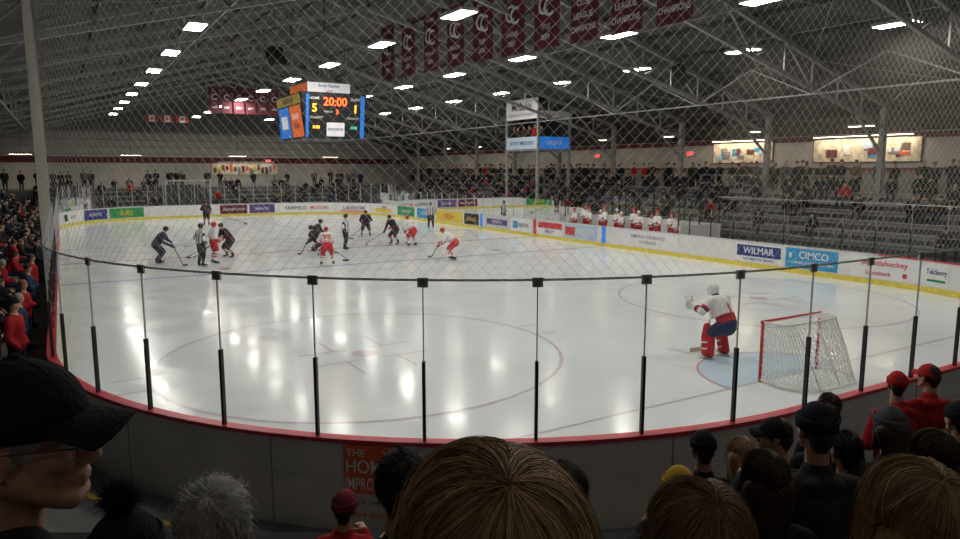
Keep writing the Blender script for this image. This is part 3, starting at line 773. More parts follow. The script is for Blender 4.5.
# ------------------------------------------------------------------ hand
def hand_prims(glove=False):
    P=[C((0,0,0),.024,(0,.075,0),.022,'skin',(1,0,0),1.7)]
    for i,(x,l) in enumerate(((-.030,.070),(-.010,.080),(.011,.075),(.030,.058))):
        a=(x,.085,0);b_=(x*1.1,.085+l*.5,-.012);c_=(x*1.1,.085+l*.75,-.042)
        P+=[C(a,.0095,b_,.0088),C(b_,.0088,c_,.008)]
    P+=[C((-.03,.02,-.005),.014,(-.058,.055,-.018),.011),C((-.058,.055,-.018),.011,(-.060,.085,-.03),.0095)]
    return P
HAND=figure(hand_prims(),.006,1)
HANDM=MB(); HANDM.addmb(HAND)
HANDM.V=[v*np.array((-1,1,1)) for v in HANDM.V]
def orient(p,d):
    d=np.array(d,float);d/=np.linalg.norm(d);up=np.array((0,0,1.)) if abs(d[2])<.95 else np.array((0,1.,0));x=np.cross(d,up);x/=np.linalg.norm(x);z=np.cross(x,d)
    T=np.eye(4);T[:3,0]=x;T[:3,1]=d;T[:3,2]=z;T[:3,3]=p;return T
# ------------------------------------------------------------------ players
TEAM={'W':dict(j='jersey_white',b='jersey_red',p='jersey_red',s='jersey_white',sb='jersey_red',h='helmet_red',g='jersey_red'),
      'D':dict(j='jersey_dark',b='jersey_maroon',p='skate_black',s='jersey_maroon',sb='jersey_white',h='helmet_black',g='skate_black'),
      'B':dict(j='jersey_navy',b='coat_grey',p='skate_black',s='jersey_navy',sb='coat_grey',h='helmet_black',g='skate_black'),
      'R':dict(j='jersey_white',b='jersey_white',p='skate_black',s='skate_black',sb='skate_black',h='helmet_black',g='skin')}
def skater(loc,heading,team,pose='stance',num=None,sc=1.):
    t=TEAM[team];ref=team=='R'; stp=('black','white') if ref else None
    if pose=='stance': J=dict(pel=(0,-.14,.84),ch=(0,.14,1.2),nk=(0,.26,1.38),hd=(0,.34,1.50),sh=(.2,.2,1.3),kn=(.2,.14,.5),an=(.25,-.06,.13))
    elif pose=='low': J=dict(pel=(0,-.26,.80),ch=(0,.06,1.08),nk=(0,.24,1.23),hd=(0,.35,1.34),sh=(.2,.16,1.17),kn=(.22,.14,.48),an=(.28,-.08,.13))
    else: J=dict(pel=(0,0,.98),ch=(0,.02,1.36),nk=(0,.03,1.56),hd=(0,.05,1.70),sh=(.2,.02,1.46),kn=(.13,.05,.56),an=(.16,-.03,.13))
    pel,ch,nk,hd=[np.array(J[k],float) for k in('pel','ch','nk','hd')]
    hem=pel+(ch-pel)*.15
    P=[C(pel,.165,pel+(0,0,-.04),.16,t['p'],(1,0,0),1.12),C(hem,.175,ch,.175,t['j'],(1,0,0),1.2,bands=None if ref else [(0,.16,t['b']),(.26,.34,t['b'])],stripe=stp),
       C((-.13,J['sh'][1],J['sh'][2]),.105,(.13,J['sh'][1],J['sh'][2]),.105,t['j'],stripe=stp),C(nk+(ch-nk)*.3,.07,hd-(0,.02,.06),.058,'skin'),
       E(hd,(.078,.095,.12),'skin'),E(hd+(0,-.012,.035),(.102,.122,.108),t['h'],-.006),E(hd+(0,.095,-.02),(.016,.02,.022),'skin')]
    if pose=='up':
        hR=np.array((.24,.14,.98));hL=np.array((-.24,.14,.98)); eR=np.array((.34,-.06,1.2));eL=eR*np.array((-1,1,1))
        if not ref:
            hR=np.array((.1,.36,1.05));hL=np.array((-.2,.3,.95))
    else:
        z=J['sh'][2]; hR=np.array((-.16,J['sh'][1]+.26,z-.36)); hL=np.array((.1,J['sh'][1]+.42,z-.56))
        eR=np.array((.33,J['sh'][1]+.02,z-.3));eL=np.array((-.34,J['sh'][1]+.06,z-.26))
        hR,hL=hL,hR
    for s,h,e in((1,hR,eR),(-1,hL,eL)):
        sh=np.array((s*.2,J['sh'][1],J['sh'][2]))
        w=e+(h-e)*.85
        P+=[C(sh,.09,e,.075,t['j'],stripe=stp),C(e,.073,w,.055,t['j'],bands=None if ref else [(.3,.45,t['b']),(.6,.75,t['b'])],stripe=stp)]
        d=(h-e)/np.linalg.norm(h-e)
        if ref:
            P+=[C(w,.035,h,.035,'skin')]
            for q in(-1.5,-.5,.5,1.5): P.append(C(h+np.array((0,q*.018,0)),.011,h+np.array((0,q*.018,0))+d*.07,.01,'skin'))
        else:
            P+=[C(w,.06,h,.055,t['g'])]
            side=np.cross(d,(0,0,1.));side/=np.linalg.norm(side)
            for q in(-1.5,-.5,.5,1.5): P.append(C(h+side*q*.028,.02,h+side*q*.028+d*.06+np.array((0,0,-.03)),.017,t['g']))
            P.append(C(h,.022,h-side*s*.06+d*.02+np.array((0,0,.02)),.018,t['g']))
        kn=np.array(J['kn'])*(s,1,1);an=np.array(J['an'])*(s,1,1)
        if pose=='low' and s<0: an=an+(0,-.22,0.0);kn=kn+(0,-.08,-.03)
        hp=pel+(s*.1,0,-.02)
        P+=[C(hp,.14,hp+(kn-hp)*.8,.115,t['p']),C(hp+(kn-hp)*.7,.085,kn,.088,t['s']),C(kn,.088,an+(0,0,.08),.062,t['s'],bands=[(.25,.4,t['sb']),(.55,.7,t['sb'])]),
            C(an+(0,0,.06),.055,an+(0,-.01,-.02),.052,'skate_black'),C(an+(0,-.02,-.03),.047,an+(0,.17,-.045),.038,'skate_black')]
    f=figure(P,.016,2)
    for s in(1,-1):
        an=np.array(J['an'])*(s,1,1)
        if pose=='low' and s<0: an=an+(0,-.22,0)
        f.box((an[0],an[1]+.07,.018),(.006,.27,.035),'skate_steel'); f.box((an[0],an[1]-.02,.05),(.02,.05,.04),'white'); f.box((an[0],an[1]+.14,.05),(.02,.05,.04),'white')
    if not ref:
        top,low=(hL,hR) if pose!='up' else (hR,hL)
        d=low-top; d/=np.linalg.norm(d)
        if d[2]>-.3: d=np.array((d[0]*.5,.75,-.75));d/=np.linalg.norm(d)
        k=(low[2]-.05)/-d[2]; heel=low+d*k
        f.beam(top-d*.1,heel,.03,.022,'stick'); bl=np.array((-.25 if d[0]>0 else .25,.12,0)); f.beam(heel+(0,0,-.01),heel+bl+(0,0,-.01),.012,.07,'stick')
    if num:
        bk=ch+(hem-ch)*.25; nrm=np.cross((1,0,0),ch-hem); nrm=nrm/np.linalg.norm(nrm); nrm=nrm if nrm[1]<0 else -nrm
        up=(ch-hem)/np.linalg.norm(ch-hem); put_text(f,num,bk+nrm*.187,(1,0,0),up,.27,'jersey_red')
    o=MB(); o.addmb(f,TR((loc[0],loc[1],0.006),math.radians(heading-90),sc=sc)); return o
PL=[((3.56,34.25),-20,'B','stance',None,'hockey_player'),((5.02,32.24),20,'R','up',None,'hockey_official'),((5.67,32.9),10,'W','up',None,'hockey_player'),((6.68,34.92),200,'D','stance',None,'hockey_player'),
    ((9.23,55.98),270,'D','up',None,'hockey_player'),((11.06,35.4),-30,'D','stance',None,'hockey_player'),((9.89,29.9),75,'W','stance','98','hockey_player'),((12.7,35.33),-30,'R','up',None,'hockey_official'),
    ((16.31,41.59),250,'D','stance',None,'hockey_player'),((16.0,36.5),200,'D','stance',None,'hockey_player'),((16.5,35.2),110,'W','stance',None,'hockey_player'),((15.47,28.83),140,'W','low',None,'hockey_player'),
    ((22.57,44.91),240,'R','up',None,'hockey_official'),((10.6,33.3),150,'D','low',None,'hockey_player')]
for loc,hd,t,p,nm,name in PL: skater(loc,hd,t,p,nm,1.04).obj(name)
# goalie
def goalie(loc,heading,main=True):
    J='jersey_white' if main else 'jersey_dark'; r_='jersey_red'; nv='jersey_navy'
    P=[C((0,-.2,.80),.19,(0,-.18,.72),.19,nv,(1,0,0),1.2),C((0,-.16,.88),.19,(0,.04,1.2),.2,J,(1,0,0),1.25,bands=[(0,.12,r_),(.12,.2,nv),(.2,.3,r_)]),
       C((-.17,.08,1.28),.12,(.17,.08,1.28),.12,J),C((0,.12,1.32),.08,(0,.2,1.46),.07,'black'),
       E((0,.22,1.51),(.11,.13,.145),'helmet_white',-.004),C((0,.31,1.45),.06,(0,.30,1.40),.05,'helmet_white')]
    for s in(-1,1):
        e=np.array((s*.42,.16,1.06));h=np.array((s*.36,.46,1.14)) if s<0 else np.array((.34,.42,.95))
        P+=[C((s*.22,.08,1.28),.115,e,.095,J,bands=[(.55,.7,r_),(.7,.85,nv)]),C(e,.095,h,.075,J,bands=[(.2,.4,r_),(.4,.55,nv)])]
        kn=np.array((s*.2,.06,.5));an=np.array((s*.26,.0,.13))
        P+=[C((s*.12,-.16,.74),.165,kn+(0,-.05,.12),.135,nv),C(kn,.09,an,.07,r_),C(an+(0,0,-.04),.05,an+(0,.18,-.06),.04,'skate_black')]
        P+=[C((s*.21,.18,.72),.06,(s*.23,.18,.48),.075,'pad_white' if s>0 else 'pad_red',(1,0,0),1.7,bands=[(.3,.6,'pad_red')]),C((s*.23,.18,.48),.075,(s*.28,.12,.13),.075,'pad_red',(1,0,0),1.75,bands=[(.3,.42,'pad_white'),(.7,.8,'pad_white')]),
            C((s*.28,.14,.12),.065,(s*.29,.24,.08),.055,'pad_white',(1,0,0),1.6)]
    g_=np.array((-.40,.52,1.18)); P+=[E(g_,(.14,.055,.14),'pad_white'),C(g_+(-.08,0,.08),.028,g_+(-.11,.05,.16),.024,'pad_white'),C(g_+(.0,0,.1),.028,g_+(.0,.06,.18),.024,'pad_white'),C(g_+(.08,0,.06),.028,g_+(.12,.06,.12),.024,'pad_red')]
    f=figure(P,.014,2)
    bR=np.array(Matrix.Rotation(-.25,3,'X')); f.box((.35,.50,.93),(.21,.05,.36),'pad_white',R=bR); f.box((.35,.53,.93),(.15,.02,.28),'pad_red',R=bR)
    for k in range(4):
        v,ff=capsule((.32,.45,1.0-.035*k),.016,(.38,.48,1.0-.035*k),.016,n=8,k=2); f.add(v,ff,'pad_white',True)
    a=np.array((.36,.40,1.28));b_=np.array((.28,.52,.68));c_=np.array((.16,.60,.05))
    f.beam(a,b_,.026,.026,'stick_pale'); f.beam(b_,c_,.09,.024,'stick_pale'); f.beam(c_,c_+(-.34,.05,.01),.02,.1,'stick_pale')
    for k in range(5):
        x=-.06+.03*k; v,ff=capsule((x,.345-abs(x)*.25,1.54),.004,(x,.352-abs(x)*.25,1.44),.004,n=6,k=1); f.add(v,ff,'steel_dark')
    for k in range(3): v,ff=capsule((-.07,.328,1.45+.04*k),.004,(.07,.328,1.45+.04*k),.004,n=6,k=1); f.add(v,ff,'steel_dark')
    for s in(-1,1): f.box((s*.26,.06,.02),(.008,.3,.035),'skate_steel')
    up=np.array((0,.53,.85)); put_text(f,'1',np.array((0,-.235,1.13)),(1,0,0),up,.30,'jersey_red')
    o=MB(); o.addmb(f,TR((loc[0],loc[1],.006),math.radians(heading-90),sc=1.02)); return o
goalie((12.46,10.45),92).obj('hockey_goalie')
Pb=person_prims('st2')
for p in Pb:
    if p['m']=='coat': p['m']='jersey_white'
    if p['m']=='pants': p['m']='jersey_red'
    if p['m']=='hair': p['m']='helmet_red'
Pb[0]['bands']=[(0,.2,'jersey_red')]
for p in Pb:
    if p['k']=='c' and p['m']=='jersey_white' and p is not Pb[0] and p['r0']<.07: p['bands']=[(.3,.6,'jersey_red')]
BT=figure(Pb,.022,2)
for i,y in enumerate(np.arange(24.9,33.1,.68)):
    o=MB(); o.addmb(BT,TR((26.2+.3*(i%2),y,.34),pi/2+random.uniform(-.5,.5),sc=.9+.07*(i%3)),{'helmet_red':random.choice(['helmet_red','helmet_red','helmet_white'])}); o.obj('bench_hockey_player')
for y in (26.7,31.): 
    o=MB(); put(o,'st1',28.1,y,.1,pi/2); o.obj('hockey_coach')
# ------------------------------------------------------------------ goal net
def goal(cx,gy,sgn):
    mb=MB(); hw=.915;H=1.22;r=.032
    def P(x,d,z): return (cx+x,gy-sgn*d,z)
    for s in(-1,1): mb.cyl(P(s*hw,0,0),P(s*hw,0,H),r,'pad_red',n=14)
    mb.cyl(P(-hw-r,0,H),P(hw+r,0,H),r,'pad_red',n=14)
    bot=[(-hw,0),(-hw-.08,.45),(-hw+.05,.85),(-.55,1.08),(0,1.12),(.55,1.08),(hw-.05,.85),(hw+.08,.45),(hw,0)]
    top=[(-hw,0),(-hw,.2),(-hw+.1,.42),(-.6,.5),(0,.52),(.6,.5),(hw-.1,.42),(hw,.2),(hw,0)]
    for a,b_ in zip(bot[:-1],bot[1:]): mb.cyl(P(*a,.05),P(*b_,.05),.028,'pad_white',n=8)
    for a,b_ in zip(top[:-1],top[1:]): mb.cyl(P(*a,H),P(*b_,H),.02,'pad_white',n=8)
    mb.cyl(P(0,.52,H),P(0,1.12,.05),.02,'pad_white',n=8); 
    for s in(-1,1): mb.cyl(P(s*.6,.5,H),P(s*.55,1.08,.05),.016,'pad_white',n=8)
    def ip(pl,t):
        t=t*(len(pl)-1);i=min(int(t),len(pl)-2);f=t-i;return np.array(pl[i])*(1-f)+np.array(pl[i+1])*f
    N=72;K=20;G_=np.zeros((N+1,K+1,3))
    for i in range(N+1):
        a=ip(bot,i/N);b_=ip(top,i/N)
        for k in range(K+1):
            f=k/K; q=a*(1-f)+b_*f; sag=1+.06*math.sin(pi*f); G_[i,k]=P(q[0],q[1]*sag,.05+(H-.05)*f)
    def seg(a,b_):
        v,ff=capsule(a,.0065,b_,.0065,n=3,k=1,flatcap=True); mb.add(v,ff,'net_white')
    for i in range(N):
        for k in range(K):
            seg(G_[i,k],G_[i+1,k+1] ) if (i+k)%2==0 else seg(G_[i+1,k],G_[i,k+1])
    for i in range(0,N+1,2):
        for k in range(0,K,4): seg(G_[i,k],G_[i,k+4])
    for i in range(28):
        x=-hw+2*hw*(i+.5)/28; j=ip(top,.12+.76*(i+.5)/28); seg(P(x,0,H),P(j[0],j[1],H))
    mb.obj('hockey_goal')
goal(CX,GL,1)

# ------------------------------------------------------------------ foreground stand (turned to face the ice corner)
YAW=math.radians(-30.7)
fw=np.array((.5105,.8599));rt=np.array((.8599,-.5105))
def SW(r_,f_): q=fw*f_+rt*r_; return (q[0],q[1])
Rst=np.array(Matrix.Rotation(YAW,3,'Z'))
mb=MB()
for k in range(0,9):
    fl=3-.34*k; ra,rb=(-7.,9.) if k<7 else (2.2,9.)
    if k>=7: rb=7.
    f0,f1=.85*k-.42,.85*k+.43
    if k==0: f0=-.6; rb=7.5
    c_=SW((ra+rb)/2,(f0+f1)/2); mb.box((c_[0],c_[1],fl/2),(rb-ra,f1-f0,fl),'concrete_dark',R=Rst)
    c_=SW((ra+rb)/2,.85*k-.14); mb.box((c_[0],c_[1],fl+.43),(rb-ra,.28,.04),'coat_charcoal',R=Rst)
    for r_ in np.arange(ra+.5,rb,2.): c_=SW(r_,.85*k-.14); mb.box((c_[0],c_[1],fl+.21),(.06,.06,.42),'steel_dark',R=Rst)
mb.obj('bleachers_near')
mb=MB()
ss=srange(CUM[1]+2,CUM[1]+11.5,.3); sweep(mb,ss,[(.55,-.012),(.63,-.012)],['paint_yellow']); mb.obj('floor_marking')

# ------------------------------------------------------------------ foreground people
def head_prims(hair='hair_brown_0',style='short'):
    P=[E((0,-.012,.045),(.075,.095,.09),'skin'),E((0,.03,-.025),(.06,.062,.088),'skin'),C((-.018,.068,-.09),.022,(.018,.068,-.09),.022,'skin'),
       C((0,.086,.014),.0095,(0,.104,-.024),.013,'skin'),E((-.011,.097,-.029),(.009,.01,.008),'skin'),E((.011,.097,-.029),(.009,.01,.008),'skin'),
       E((0,.068,-.055),(.034,.026,.034),'skin'),
       C((-.038,.078,.026),.011,(.038,.078,.026),.011,'skin'),E((-.04,.06,-.02),(.02,.024,.024),'skin'),E((.04,.06,-.02),(.02,.024,.024),'skin'),
       C((-.016,.089,-.056),.0055,(.016,.089,-.056),.0055,'lips',bias=-.002),C((-.014,.088,-.066),.006,(.014,.088,-.066),.006,'lips',bias=-.001),
       C((-.045,.0,-.05),.03,(-.025,.055,-.085),.022,'skin'),C((.045,.0,-.05),.03,(.025,.055,-.085),.022,'skin'),
       C((0,-.03,-.04),.056,(0,-.045,-.2),.06,'skin')]
    for s in(-1,1): P+=[E((s*.078,-.012,.0),(.009,.022,.032),'skin'),C((s*.083,-.02,.028),.006,(s*.088,-.028,.0),.006,'skin'),C((s*.08,-.008,-.028),.008,(s*.082,-.02,-.012),.006,'skin')]
    if style!='bald':
        P.append(E((0,-.026,.05),(.083,.098,.096),hair,-.003))
        P.append(C((0,-.07,.0),.06,(0,-.068,-.05),.04,hair,(1,0,0),1.15,bias=-.002))
    if style in('long','bob'):
        L=-.28 if style=='long' else -.12
        P.append(C((0,-.06,.0),.075,(0,-.085,L),.055,hair,(1,0,0),1.5))
        for s in(-1,1): P.append(C((s*.075,-.015,.03),.028,(s*.09,-.03,L*.8),.026,hair))
    return P
def strands(mb,N,col,style,seed,L=.16,thick=.0007,lift=.10,hat=False):
    rg=np.random.default_rng(seed); Pn=14
    c=np.array((0,-.02,.045));rad=np.array((.086,.104,.102))
    a=np.array((0.12,-.5,.9));a/=np.linalg.norm(a);e1=np.array((0,1.,0));e1=e1-a*(e1@a);e1/=np.linalg.norm(e1);e2=np.cross(a,e1)
    phi=rg.uniform(-pi,pi,N); fr=(1+np.cos(phi))/2; bk=1-fr
    te=1.5*fr**1+ 2.15*bk+.25*np.sin(np.abs(phi))
    th0=np.arccos(1-rg.uniform(0,1,N)*(1-np.cos(np.minimum(te,1.75)))); th0*=rg.uniform(.0,1,N)**.25
    s=np.linspace(0,1,Pn)[None,:]
    ncl=140; cl=(((phi+pi)/(2*pi)*20).astype(int)*7+(th0/1.8*6.99).astype(int))%ncl
    crg=np.random.default_rng(seed+5); A=crg.uniform(-1,1,(ncl,3)); B=crg.uniform(3,8,ncl);Cc=crg.uniform(0,6,ncl); CP=crg.normal(0,.42,ncl)
    if style=='short':
        th1=np.minimum(th0+rg.uniform(.25,.6,N),te+.05); TH=th0[:,None]+(th1-th0)[:,None]*s; PH=phi[:,None]+(CP[cl]*.6+rg.normal(0,.25,N))[:,None]*s
        drop=np.zeros((N,Pn)); LF=1+.0+ (lift*rg.uniform(.2,1,N))[:,None]*s
    else:
        side=np.where(phi>=0,1,-1)
        k=np.clip(s/.55,0,1); th1=np.maximum(np.minimum(te,1.8),th0)
        TH=th0[:,None]+(th1-th0)[:,None]*k
        PH=phi[:,None]+(side*1.1*fr**1.5)[:,None]*k+(CP[cl]*.9+rg.normal(0,.13,N))[:,None]*s
        drop=np.clip((s-.5)/.5,0,1)**1.2*(L*rg.uniform(.6,1,N))[:,None]; LF=1+(lift*(.55*rg.uniform(.1,1,N)+.45*np.abs(A[cl][:,0])))[:,None]*np.minimum(1,.35+s)
    D=(np.cos(TH)[...,None]*a+np.sin(TH)[...,None]*(np.cos(PH)[...,None]*e1+np.sin(PH)[...,None]*e2))
    Q=c+D*rad*LF[...,None]; Q[...,2]-=drop
    amp=.012 if style!='short' else .005
    Q=Q+A[cl][:,None,:]*(np.sin(s*B[cl][:,None]+Cc[cl][:,None])*s*amp)[...,None]+rg.normal(0,.0018,(N,1,3))*s[...,None]
    fly=rg.uniform(0,1,N)<.05
    Q[fly]=Q[fly]+(D[fly]*(s[...,None]*.018))+rg.normal(0,.007,(fly.sum(),1,3))*s[...,None]
    if style!='short': Q[...,1]=np.where((drop>.01)&(Q[...,1]>.045),.045+(Q[...,1]-.045)*.3,Q[...,1])
    if hat:
        keep=Q[...,2].max(1)<.035; Q=Q[keep];D=D[keep]
        N=len(Q)
        if N==0: return
    T=np.diff(Q,axis=1,append=Q[:,-1:]*2-Q[:,-2:-1]); T/=np.linalg.norm(T,axis=2,keepdims=True)+1e-9
    U=np.cross(T,D);U/=np.linalg.norm(U,axis=2,keepdims=True)+1e-9;W=np.cross(T,U)
    w=thick*(1-.7*s**2)[...,None]
    ring_=[Q+U*w,Q-U*w*.5+W*w*.87,Q-U*w*.5-W*w*.87]
    V=np.stack(ring_,2).reshape(-1,3)
    base=(np.arange(N)[:,None]*Pn+np.arange(Pn-1)[None,:])*3
    F=[]
    for j in range(3):
        F.append(np.stack([base+j,base+(j+1)%3,base+3+(j+1)%3,base+3+j],-1).reshape(-1,4))
    F=np.concatenate(F); sh=np.repeat(rg.integers(0,3,N),Pn-1); sh=np.tile(sh,3)
    mats=np.array(['hair_%s_%d'%(col,i) for i in range(3)])[sh]
    mb.add(V,F,mats,True)
def dome(mb,c,rad,z0,m,n=96,k=16,rib=0,cuff=None):
    V=[];F=[]
    for i in range(k+1):
        ph=math.asin(max(-1,min(1,z0/rad[2])))*(1-i/k)+(pi/2-.02)*(i/k)
        for j in range(n):
            a=2*pi*j/n; r_=1+rib*math.cos(a*(n//4))
            V.append((c[0]+rad[0]*math.cos(ph)*math.cos(a)*r_,c[1]+rad[1]*math.cos(ph)*math.sin(a)*r_,c[2]+rad[2]*math.sin(ph)))
    for i in range(k):
        for j in range(n): F.append((i*n+j,i*n+(j+1)%n,(i+1)*n+(j+1)%n,(i+1)*n+j))
    F.append(tuple(k*n+j for j in range(n))); F.append(tuple(range(n-1,-1,-1)))
    mb.add(V,F,m,True)
def cap_hat(mb,m):
    c=(0,-.012,.04);rad=(.09,.11,.107)
    dome(mb,c,rad,-.012,m,n=60,rib=0)
    for k in range(6):
        a=k*pi/3+.0; pts=[]
        for i in range(9):
            ph=.15+(pi/2-.15)*i/8; pts.append((c[0]+rad[0]*1.003*math.cos(ph)*math.cos(a),c[1]+rad[1]*1.003*math.cos(ph)*math.sin(a),c[2]+rad[2]*1.003*math.sin(ph)))
        for p,q in zip(pts[:-1],pts[1:]): mb.cyl(p,q,.0010,m,n=5)
    v,f=ellipsoid((0,-.012,.149),(.009,.009,.005),n=12,k=6); mb.add(v,f,m,True)
    V=[];F=[];nu,nv=18,8
    for lay in(0,1):
        for i in range(nu+1):
            u=-1+2*i/nu; a=pi/2-u*1.0
            bx,by=c[0]+rad[0]*math.cos(a)*.99,c[1]+rad[1]*math.sin(a)*.99
            ex,ey=.068*u*1.05,by*0+.100+.068*math.sqrt(max(0,1-(u*.93)**2))
            for j in range(nv+1):
                v_=j/nv; x=bx+(ex-bx)*v_; y=by+(ey-by)*v_; z=.055-.018*u*u-.012*v_-.018*u*u*v_+(0.004 if lay else 0)
                V.append((x,y,z))
    n1=(nu+1)*(nv+1)
    for lay in(0,1):
        for i in range(nu):
            for j in range(nv):
                q=(i*(nv+1)+j,(i+1)*(nv+1)+j,(i+1)*(nv+1)+j+1,i*(nv+1)+j+1); F.append(tuple(x+lay*n1 for x in (q if lay else q[::-1])))
    for i in range(nu):
        q=i*(nv+1)+nv; F.append((q,q+nv+1,q+nv+1+n1,q+n1))
    mb.add(V,F,m,True)
def beanie(mb,m,pom=None,cuffm=None):
    dome(mb,(0,-.014,.03),(.092,.112,.128),.0,m,n=160,k=20,rib=.012)
    V=[];F=[];n=160
    prof=[(1.0,-.012),(1.055,-.010),(1.075,.0),(1.078,.035),(1.06,.047),(1.0,.05)]
    for r_,z in prof:
        for j in range(n):
            a=2*pi*j/n; q=r_*(1+.008*math.cos(a*40)); V.append((.090*q*math.cos(a),-.014+.110*q*math.sin(a),.035+z))
    for i in range(len(prof)-1):
        for j in range(n): F.append((i*n+j,i*n+(j+1)%n,(i+1)*n+(j+1)%n,(i+1)*n+j))
    mb.add(V,F,cuffm or m,True)
    if pom:
        pc=np.array((0,-.02,.195)); v,f=ellipsoid(pc,(.034,.034,.034),n=16,k=8); mb.add(v,f,pom,True)
        N=1800; D=rng.normal(size=(N,3));D/=np.linalg.norm(D,axis=1)[:,None]; Ln=rng.uniform(.045,.062,N)
        U=np.cross(D,rng.normal(size=(N,3)));U/=np.linalg.norm(U,axis=1)[:,None];W=np.cross(D,U); tip=D+rng.normal(0,.14,(N,3))
        b0=pc+D*.02; t_=pc+tip*Ln[:,None]
        V=np.stack([b0+U*.0016,b0-U*.0008+W*.0014,b0-U*.0008-W*.0014,t_],1).reshape(-1,3); bi=np.arange(N)*4
        F=np.concatenate([np.stack([bi,bi+1,bi+3],1),np.stack([bi+1,bi+2,bi+3],1),np.stack([bi+2,bi,bi+3],1)]); mb.add(V,F,pom,True)
def person(name,r_,f_,ztop,coat='coat_black',hair='brown',style='short',hat=None,hatm='wool_black',yaw=0.,pitch=0.,glasses=False,ns=1500,thick=.0009,hs=1.,trim=None,L=.16,lift=.1,turn=0.,pants='denim'):
    k=min(8,max(0,round(f_/.85))); fl=3-.34*k
    top={None:.152,'cap':.153,'beanie':.162,'pom':.25}[hat]
    hz=ztop-top*hs-fl; stand=hz>1.36
    bs=1.
    if hz<1.0: bs=hz/1.02; hz=1.02
    mb=MB()
    y0=-.02
    sh=hz-.27
    P=[]
    if stand:
        pz=hz*.56; P+=[C((0,y0-.03,pz),.16,(0,y0-.03,sh-.14),.17,coat,(1,0,0),1.2)]
    else:
        pz=.57; P+=[C((0,y0-.14,pz),.17,(0,y0-.06,sh-.14),.17,coat,(1,0,0),1.2)]
    P+=[C((-.15,y0-.045,sh-.02),.088,(.15,y0-.045,sh-.02),.088,coat),C((0,y0-.05,sh-.02),.12,(0,y0-.03,sh+.07),.078,trim or coat,(1,0,0),1.1),
        C((-.05,y0-.11,sh+.03),.05,(.05,y0-.11,sh+.03),.05,coat)]
    wr=[]
    for s in(-1,1):
        if stand: e=(s*.29,y0-.05,sh-.32);w=(s*.16,y0+.2,sh-.42)
        else: e=(s*.28,y0-.02,sh-.3);w=(s*.12,y0+.25,.68)
        P+=[C((s*.19,y0-.045,sh-.03),.085,e,.068,coat),C(e,.068,w,.05,coat)]
        wr.append((s,np.array(e),np.array(w)))
        if stand: kn=(s*.12,.0,pz*.52);an=(s*.12,-.03,.1);hp=(s*.09,y0-.03,pz-.05)
        else: hp=(s*.1,y0-.12,.55);kn=(s*.14,y0+.32,.54);an=(s*.14,y0+.3,.1)
        P+=[C(hp,.115,kn,.08,pants),C(kn,.078,an,.052,pants),C((an[0],an[1]-.02,.05),.045,(an[0]*1.05,an[1]+.15,.045),.04,'skate_black')]
    body=figure(P,.016,3)
    mb.addmb(body)
    for s,e,w in wr:
        T=orient(w+(w-e)*.06,(w-e)*np.array((1,1,.3))); mb.addmb(HAND if s>0 else HANDM,T)
    hm=MB(); fine=.0045 if f_<2.8 else .008
    hairm='hair_%s_0'%hair
    hm.addmb(figure(head_prims(hairm,style),fine,2))
    for s in(-1,1):
        v,f=ellipsoid((s*.031,.074,.006),(.0145,.013,.0105),n=16,k=10); hm.add(v,f,'eye_white',True)
        v,f=ellipsoid((s*.031,.0835,.006),(.0055,.0045,.0055),n=12,k=6); hm.add(v,f,'eye_iris',True)
        hm.beam((s*.016,.089,.030),(s*.048,.079,.031),.005,.005,hairm)
        v,f=capsule((s*.018,.086,.014),.003,(s*.045,.078,.013),.003,n=8,k=2); hm.add(v,f,'skin',True)
    if style!='bald' and ns: strands(hm,ns,hair,style if style!='bob' else 'long',int(f_*100)+int(abs(r_)*10),L=L,thick=thick,lift=lift if hat is None else .015,hat=hat is not None)
    if hat=='cap': cap_hat(hm,hatm)
    if hat in('beanie','pom'): beanie(hm,hatm,pom=hatm if hat=='pom' else None)
    if glasses:
        for s in(-1,1):
            pts=[(s*.034+.023*math.cos(a),.102-.006*abs(math.cos(a)),.002+.017*math.sin(a)) for a in np.linspace(0,2*pi,21)]
            for p,q in zip(pts[:-1],pts[1:]): hm.cyl(p,q,.0013,'steel_dark',n=6)
            hm.cyl((s*.057,.096,.008),(s*.086,-.01,.012),.0015,'steel_dark',n=6); hm.cyl((s*.086,-.01,.012),(s*.084,-.035,-.01),.0015,'steel_dark',n=6)
        hm.cyl((-.012,.104,.006),(.012,.104,.006),.0013,'steel_dark',n=6)
    mb.addmb(hm,TR((0,y0+.02,hz),math.radians(yaw-turn),math.radians(pitch),hs/bs))
    x,y=SW(r_,f_); o=MB(); o.addmb(mb,TR((x,y,fl),YAW+math.radians(turn),sc=bs)); return o.obj(name)
person('man_in_black_cap',-.76,1.12,3.90,coat='coat_black',hair='grey',hat='cap',hatm='coat_black',yaw=-78,pitch=-2,glasses=True,ns=1500,turn=-20)
person('spectator_in_pompom_beanie',-.95,1.76,3.40,coat='coat_black',hair='brown',style='bob',hat='pom',hatm='wool_black',ns=800)
person('grey_haired_spectator',-.69,1.72,3.41,coat='coat_charcoal',hair='grey',style='short',ns=4500,thick=.001)
person('child_in_red_jacket',-.86,4.2,2.2,coat='coat_red',hair='brown',hat='beanie',hatm='wool_maroon',ns=0,hs=.85)
person('black_haired_spectator',-.29,2.45,3.18,coat='coat_black',hair='black',style='short',ns=5000,thick=.0016,lift=.14)
person('blonde_haired_spectator',.02,.80,3.875,coat='coat_brown',hair='blonde',style='long',ns=16000,thick=.0006,lift=.3,L=.22,hs=1.1)
person('dark_haired_spectator',.33,2.6,3.08,coat='coat_charcoal',hair='brown',style='short',ns=2000)
person('blonde_haired_spectator',.45,1.35,3.575,coat='coat_charcoal',hair='darkblonde',style='bob',ns=9000,lift=.28,thick=.0008)
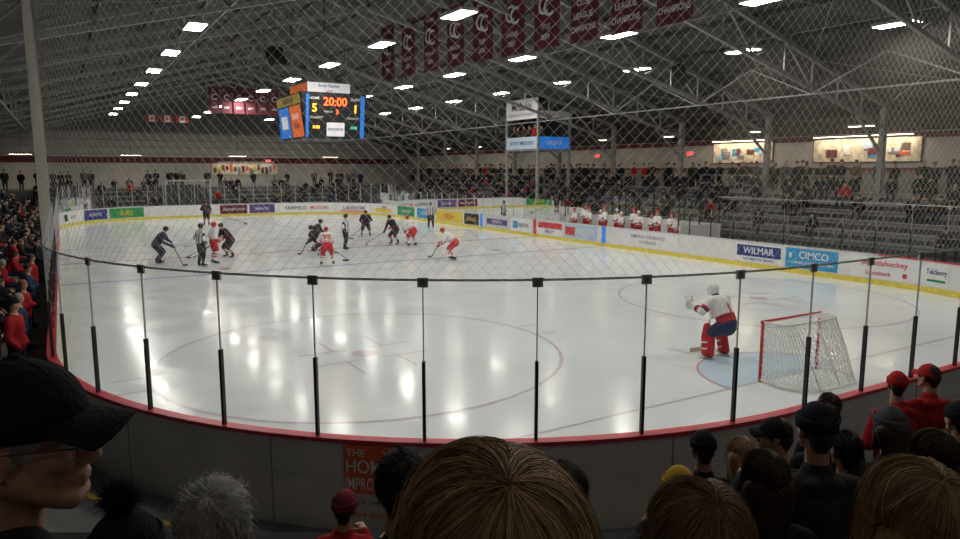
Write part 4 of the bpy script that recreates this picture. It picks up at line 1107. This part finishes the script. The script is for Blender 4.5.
person('child_in_yellow_beanie',1.02,3.4,2.71,coat='coat_navy',hair='brown',style='bob',hat='beanie',hatm='wool_yellow',ns=300,hs=.9)
person('man_in_black_coat',1.70,5.1,2.25,coat='coat_black',hair='black',hat='beanie',hatm='wool_black',ns=0)
person('blonde_haired_spectator',1.99,5.1,2.20,coat='coat_charcoal',hair='blonde',style='long',ns=1500,thick=.0016,lift=.12)
person('man_in_baseball_cap',2.02,4.6,2.53,coat='coat_charcoal',hair='brown',hat='cap',hatm='wool_black',yaw=70,ns=900,thick=.0015)
person('dark_haired_spectator',1.24,2.9,3.0,coat='coat_black',hair='brown',style='long',ns=3500,thick=.0012,lift=.14)
person('man_in_striped_beanie',1.70,3.4,3.05,coat='coat_charcoal',hair='brown',hat='beanie',hatm='coat_navy',ns=0)
person('dark_haired_spectator',2.62,5.1,2.45,coat='coat_black',hair='black',style='short',ns=1500,thick=.0016)
person('spectator_in_grey_beanie',2.59,4.25,2.74,coat='coat_charcoal',hair='brown',hat='beanie',hatm='wool_grey',style='bob',ns=300)
person('spectator_in_red_jacket',4.22,6.85,2.2,coat='coat_red',hair='brown',hat='beanie',hatm='wool_red',ns=0,yaw=-20)
person('spectator_in_red_jacket',4.56,6.9,2.26,coat='coat_red',hair='brown',hat='cap',hatm='wool_red',ns=600,yaw=20,thick=.0015)
person('man_in_black_coat',5.05,6.9,2.24,coat='coat_black',hair='black',ns=1200,thick=.0016)
person('blonde_haired_spectator',.92,1.40,3.60,coat='coat_charcoal',hair='blonde',style='bob',ns=10000,lift=.28,thick=.0008)
person('dark_haired_spectator',2.07,3.05,3.04,coat='coat_charcoal',hair='brown',style='long',ns=3000,thick=.0012,lift=.12)
person('spectator_in_dark_beanie',3.63,5.1,2.48,coat='coat_black',hair='brown',hat='beanie',hatm='wool_black',ns=0)
person('dark_haired_spectator',3.05,5.9,2.28,coat='coat_navy',hair='brown',ns=800,thick=.0016)
person('dark_haired_spectator',2.35,4.3,2.55,coat='coat_black',hair='black',ns=1500,thick=.0014)

# ------------------------------------------------------------------ world + camera
w=bpy.data.worlds.new('world'); bpy.context.scene.world=w; w.use_nodes=True
w.node_tree.nodes['Background'].inputs[0].default_value=(.3,.32,.36,1); w.node_tree.nodes['Background'].inputs[1].default_value=.05
cam=bpy.data.cameras.new('camera'); cam.sensor_width=36; cam.lens=26.25; cam.clip_start=.05; cam.clip_end=300
co=bpy.data.objects.new('camera',cam); co.location=(0,0,4.2); co.rotation_euler=(math.radians(90-8.1),0,YAW)
bpy.context.scene.collection.objects.link(co); bpy.context.scene.camera=co
bpy.context.scene.view_settings.view_transform='Standard'
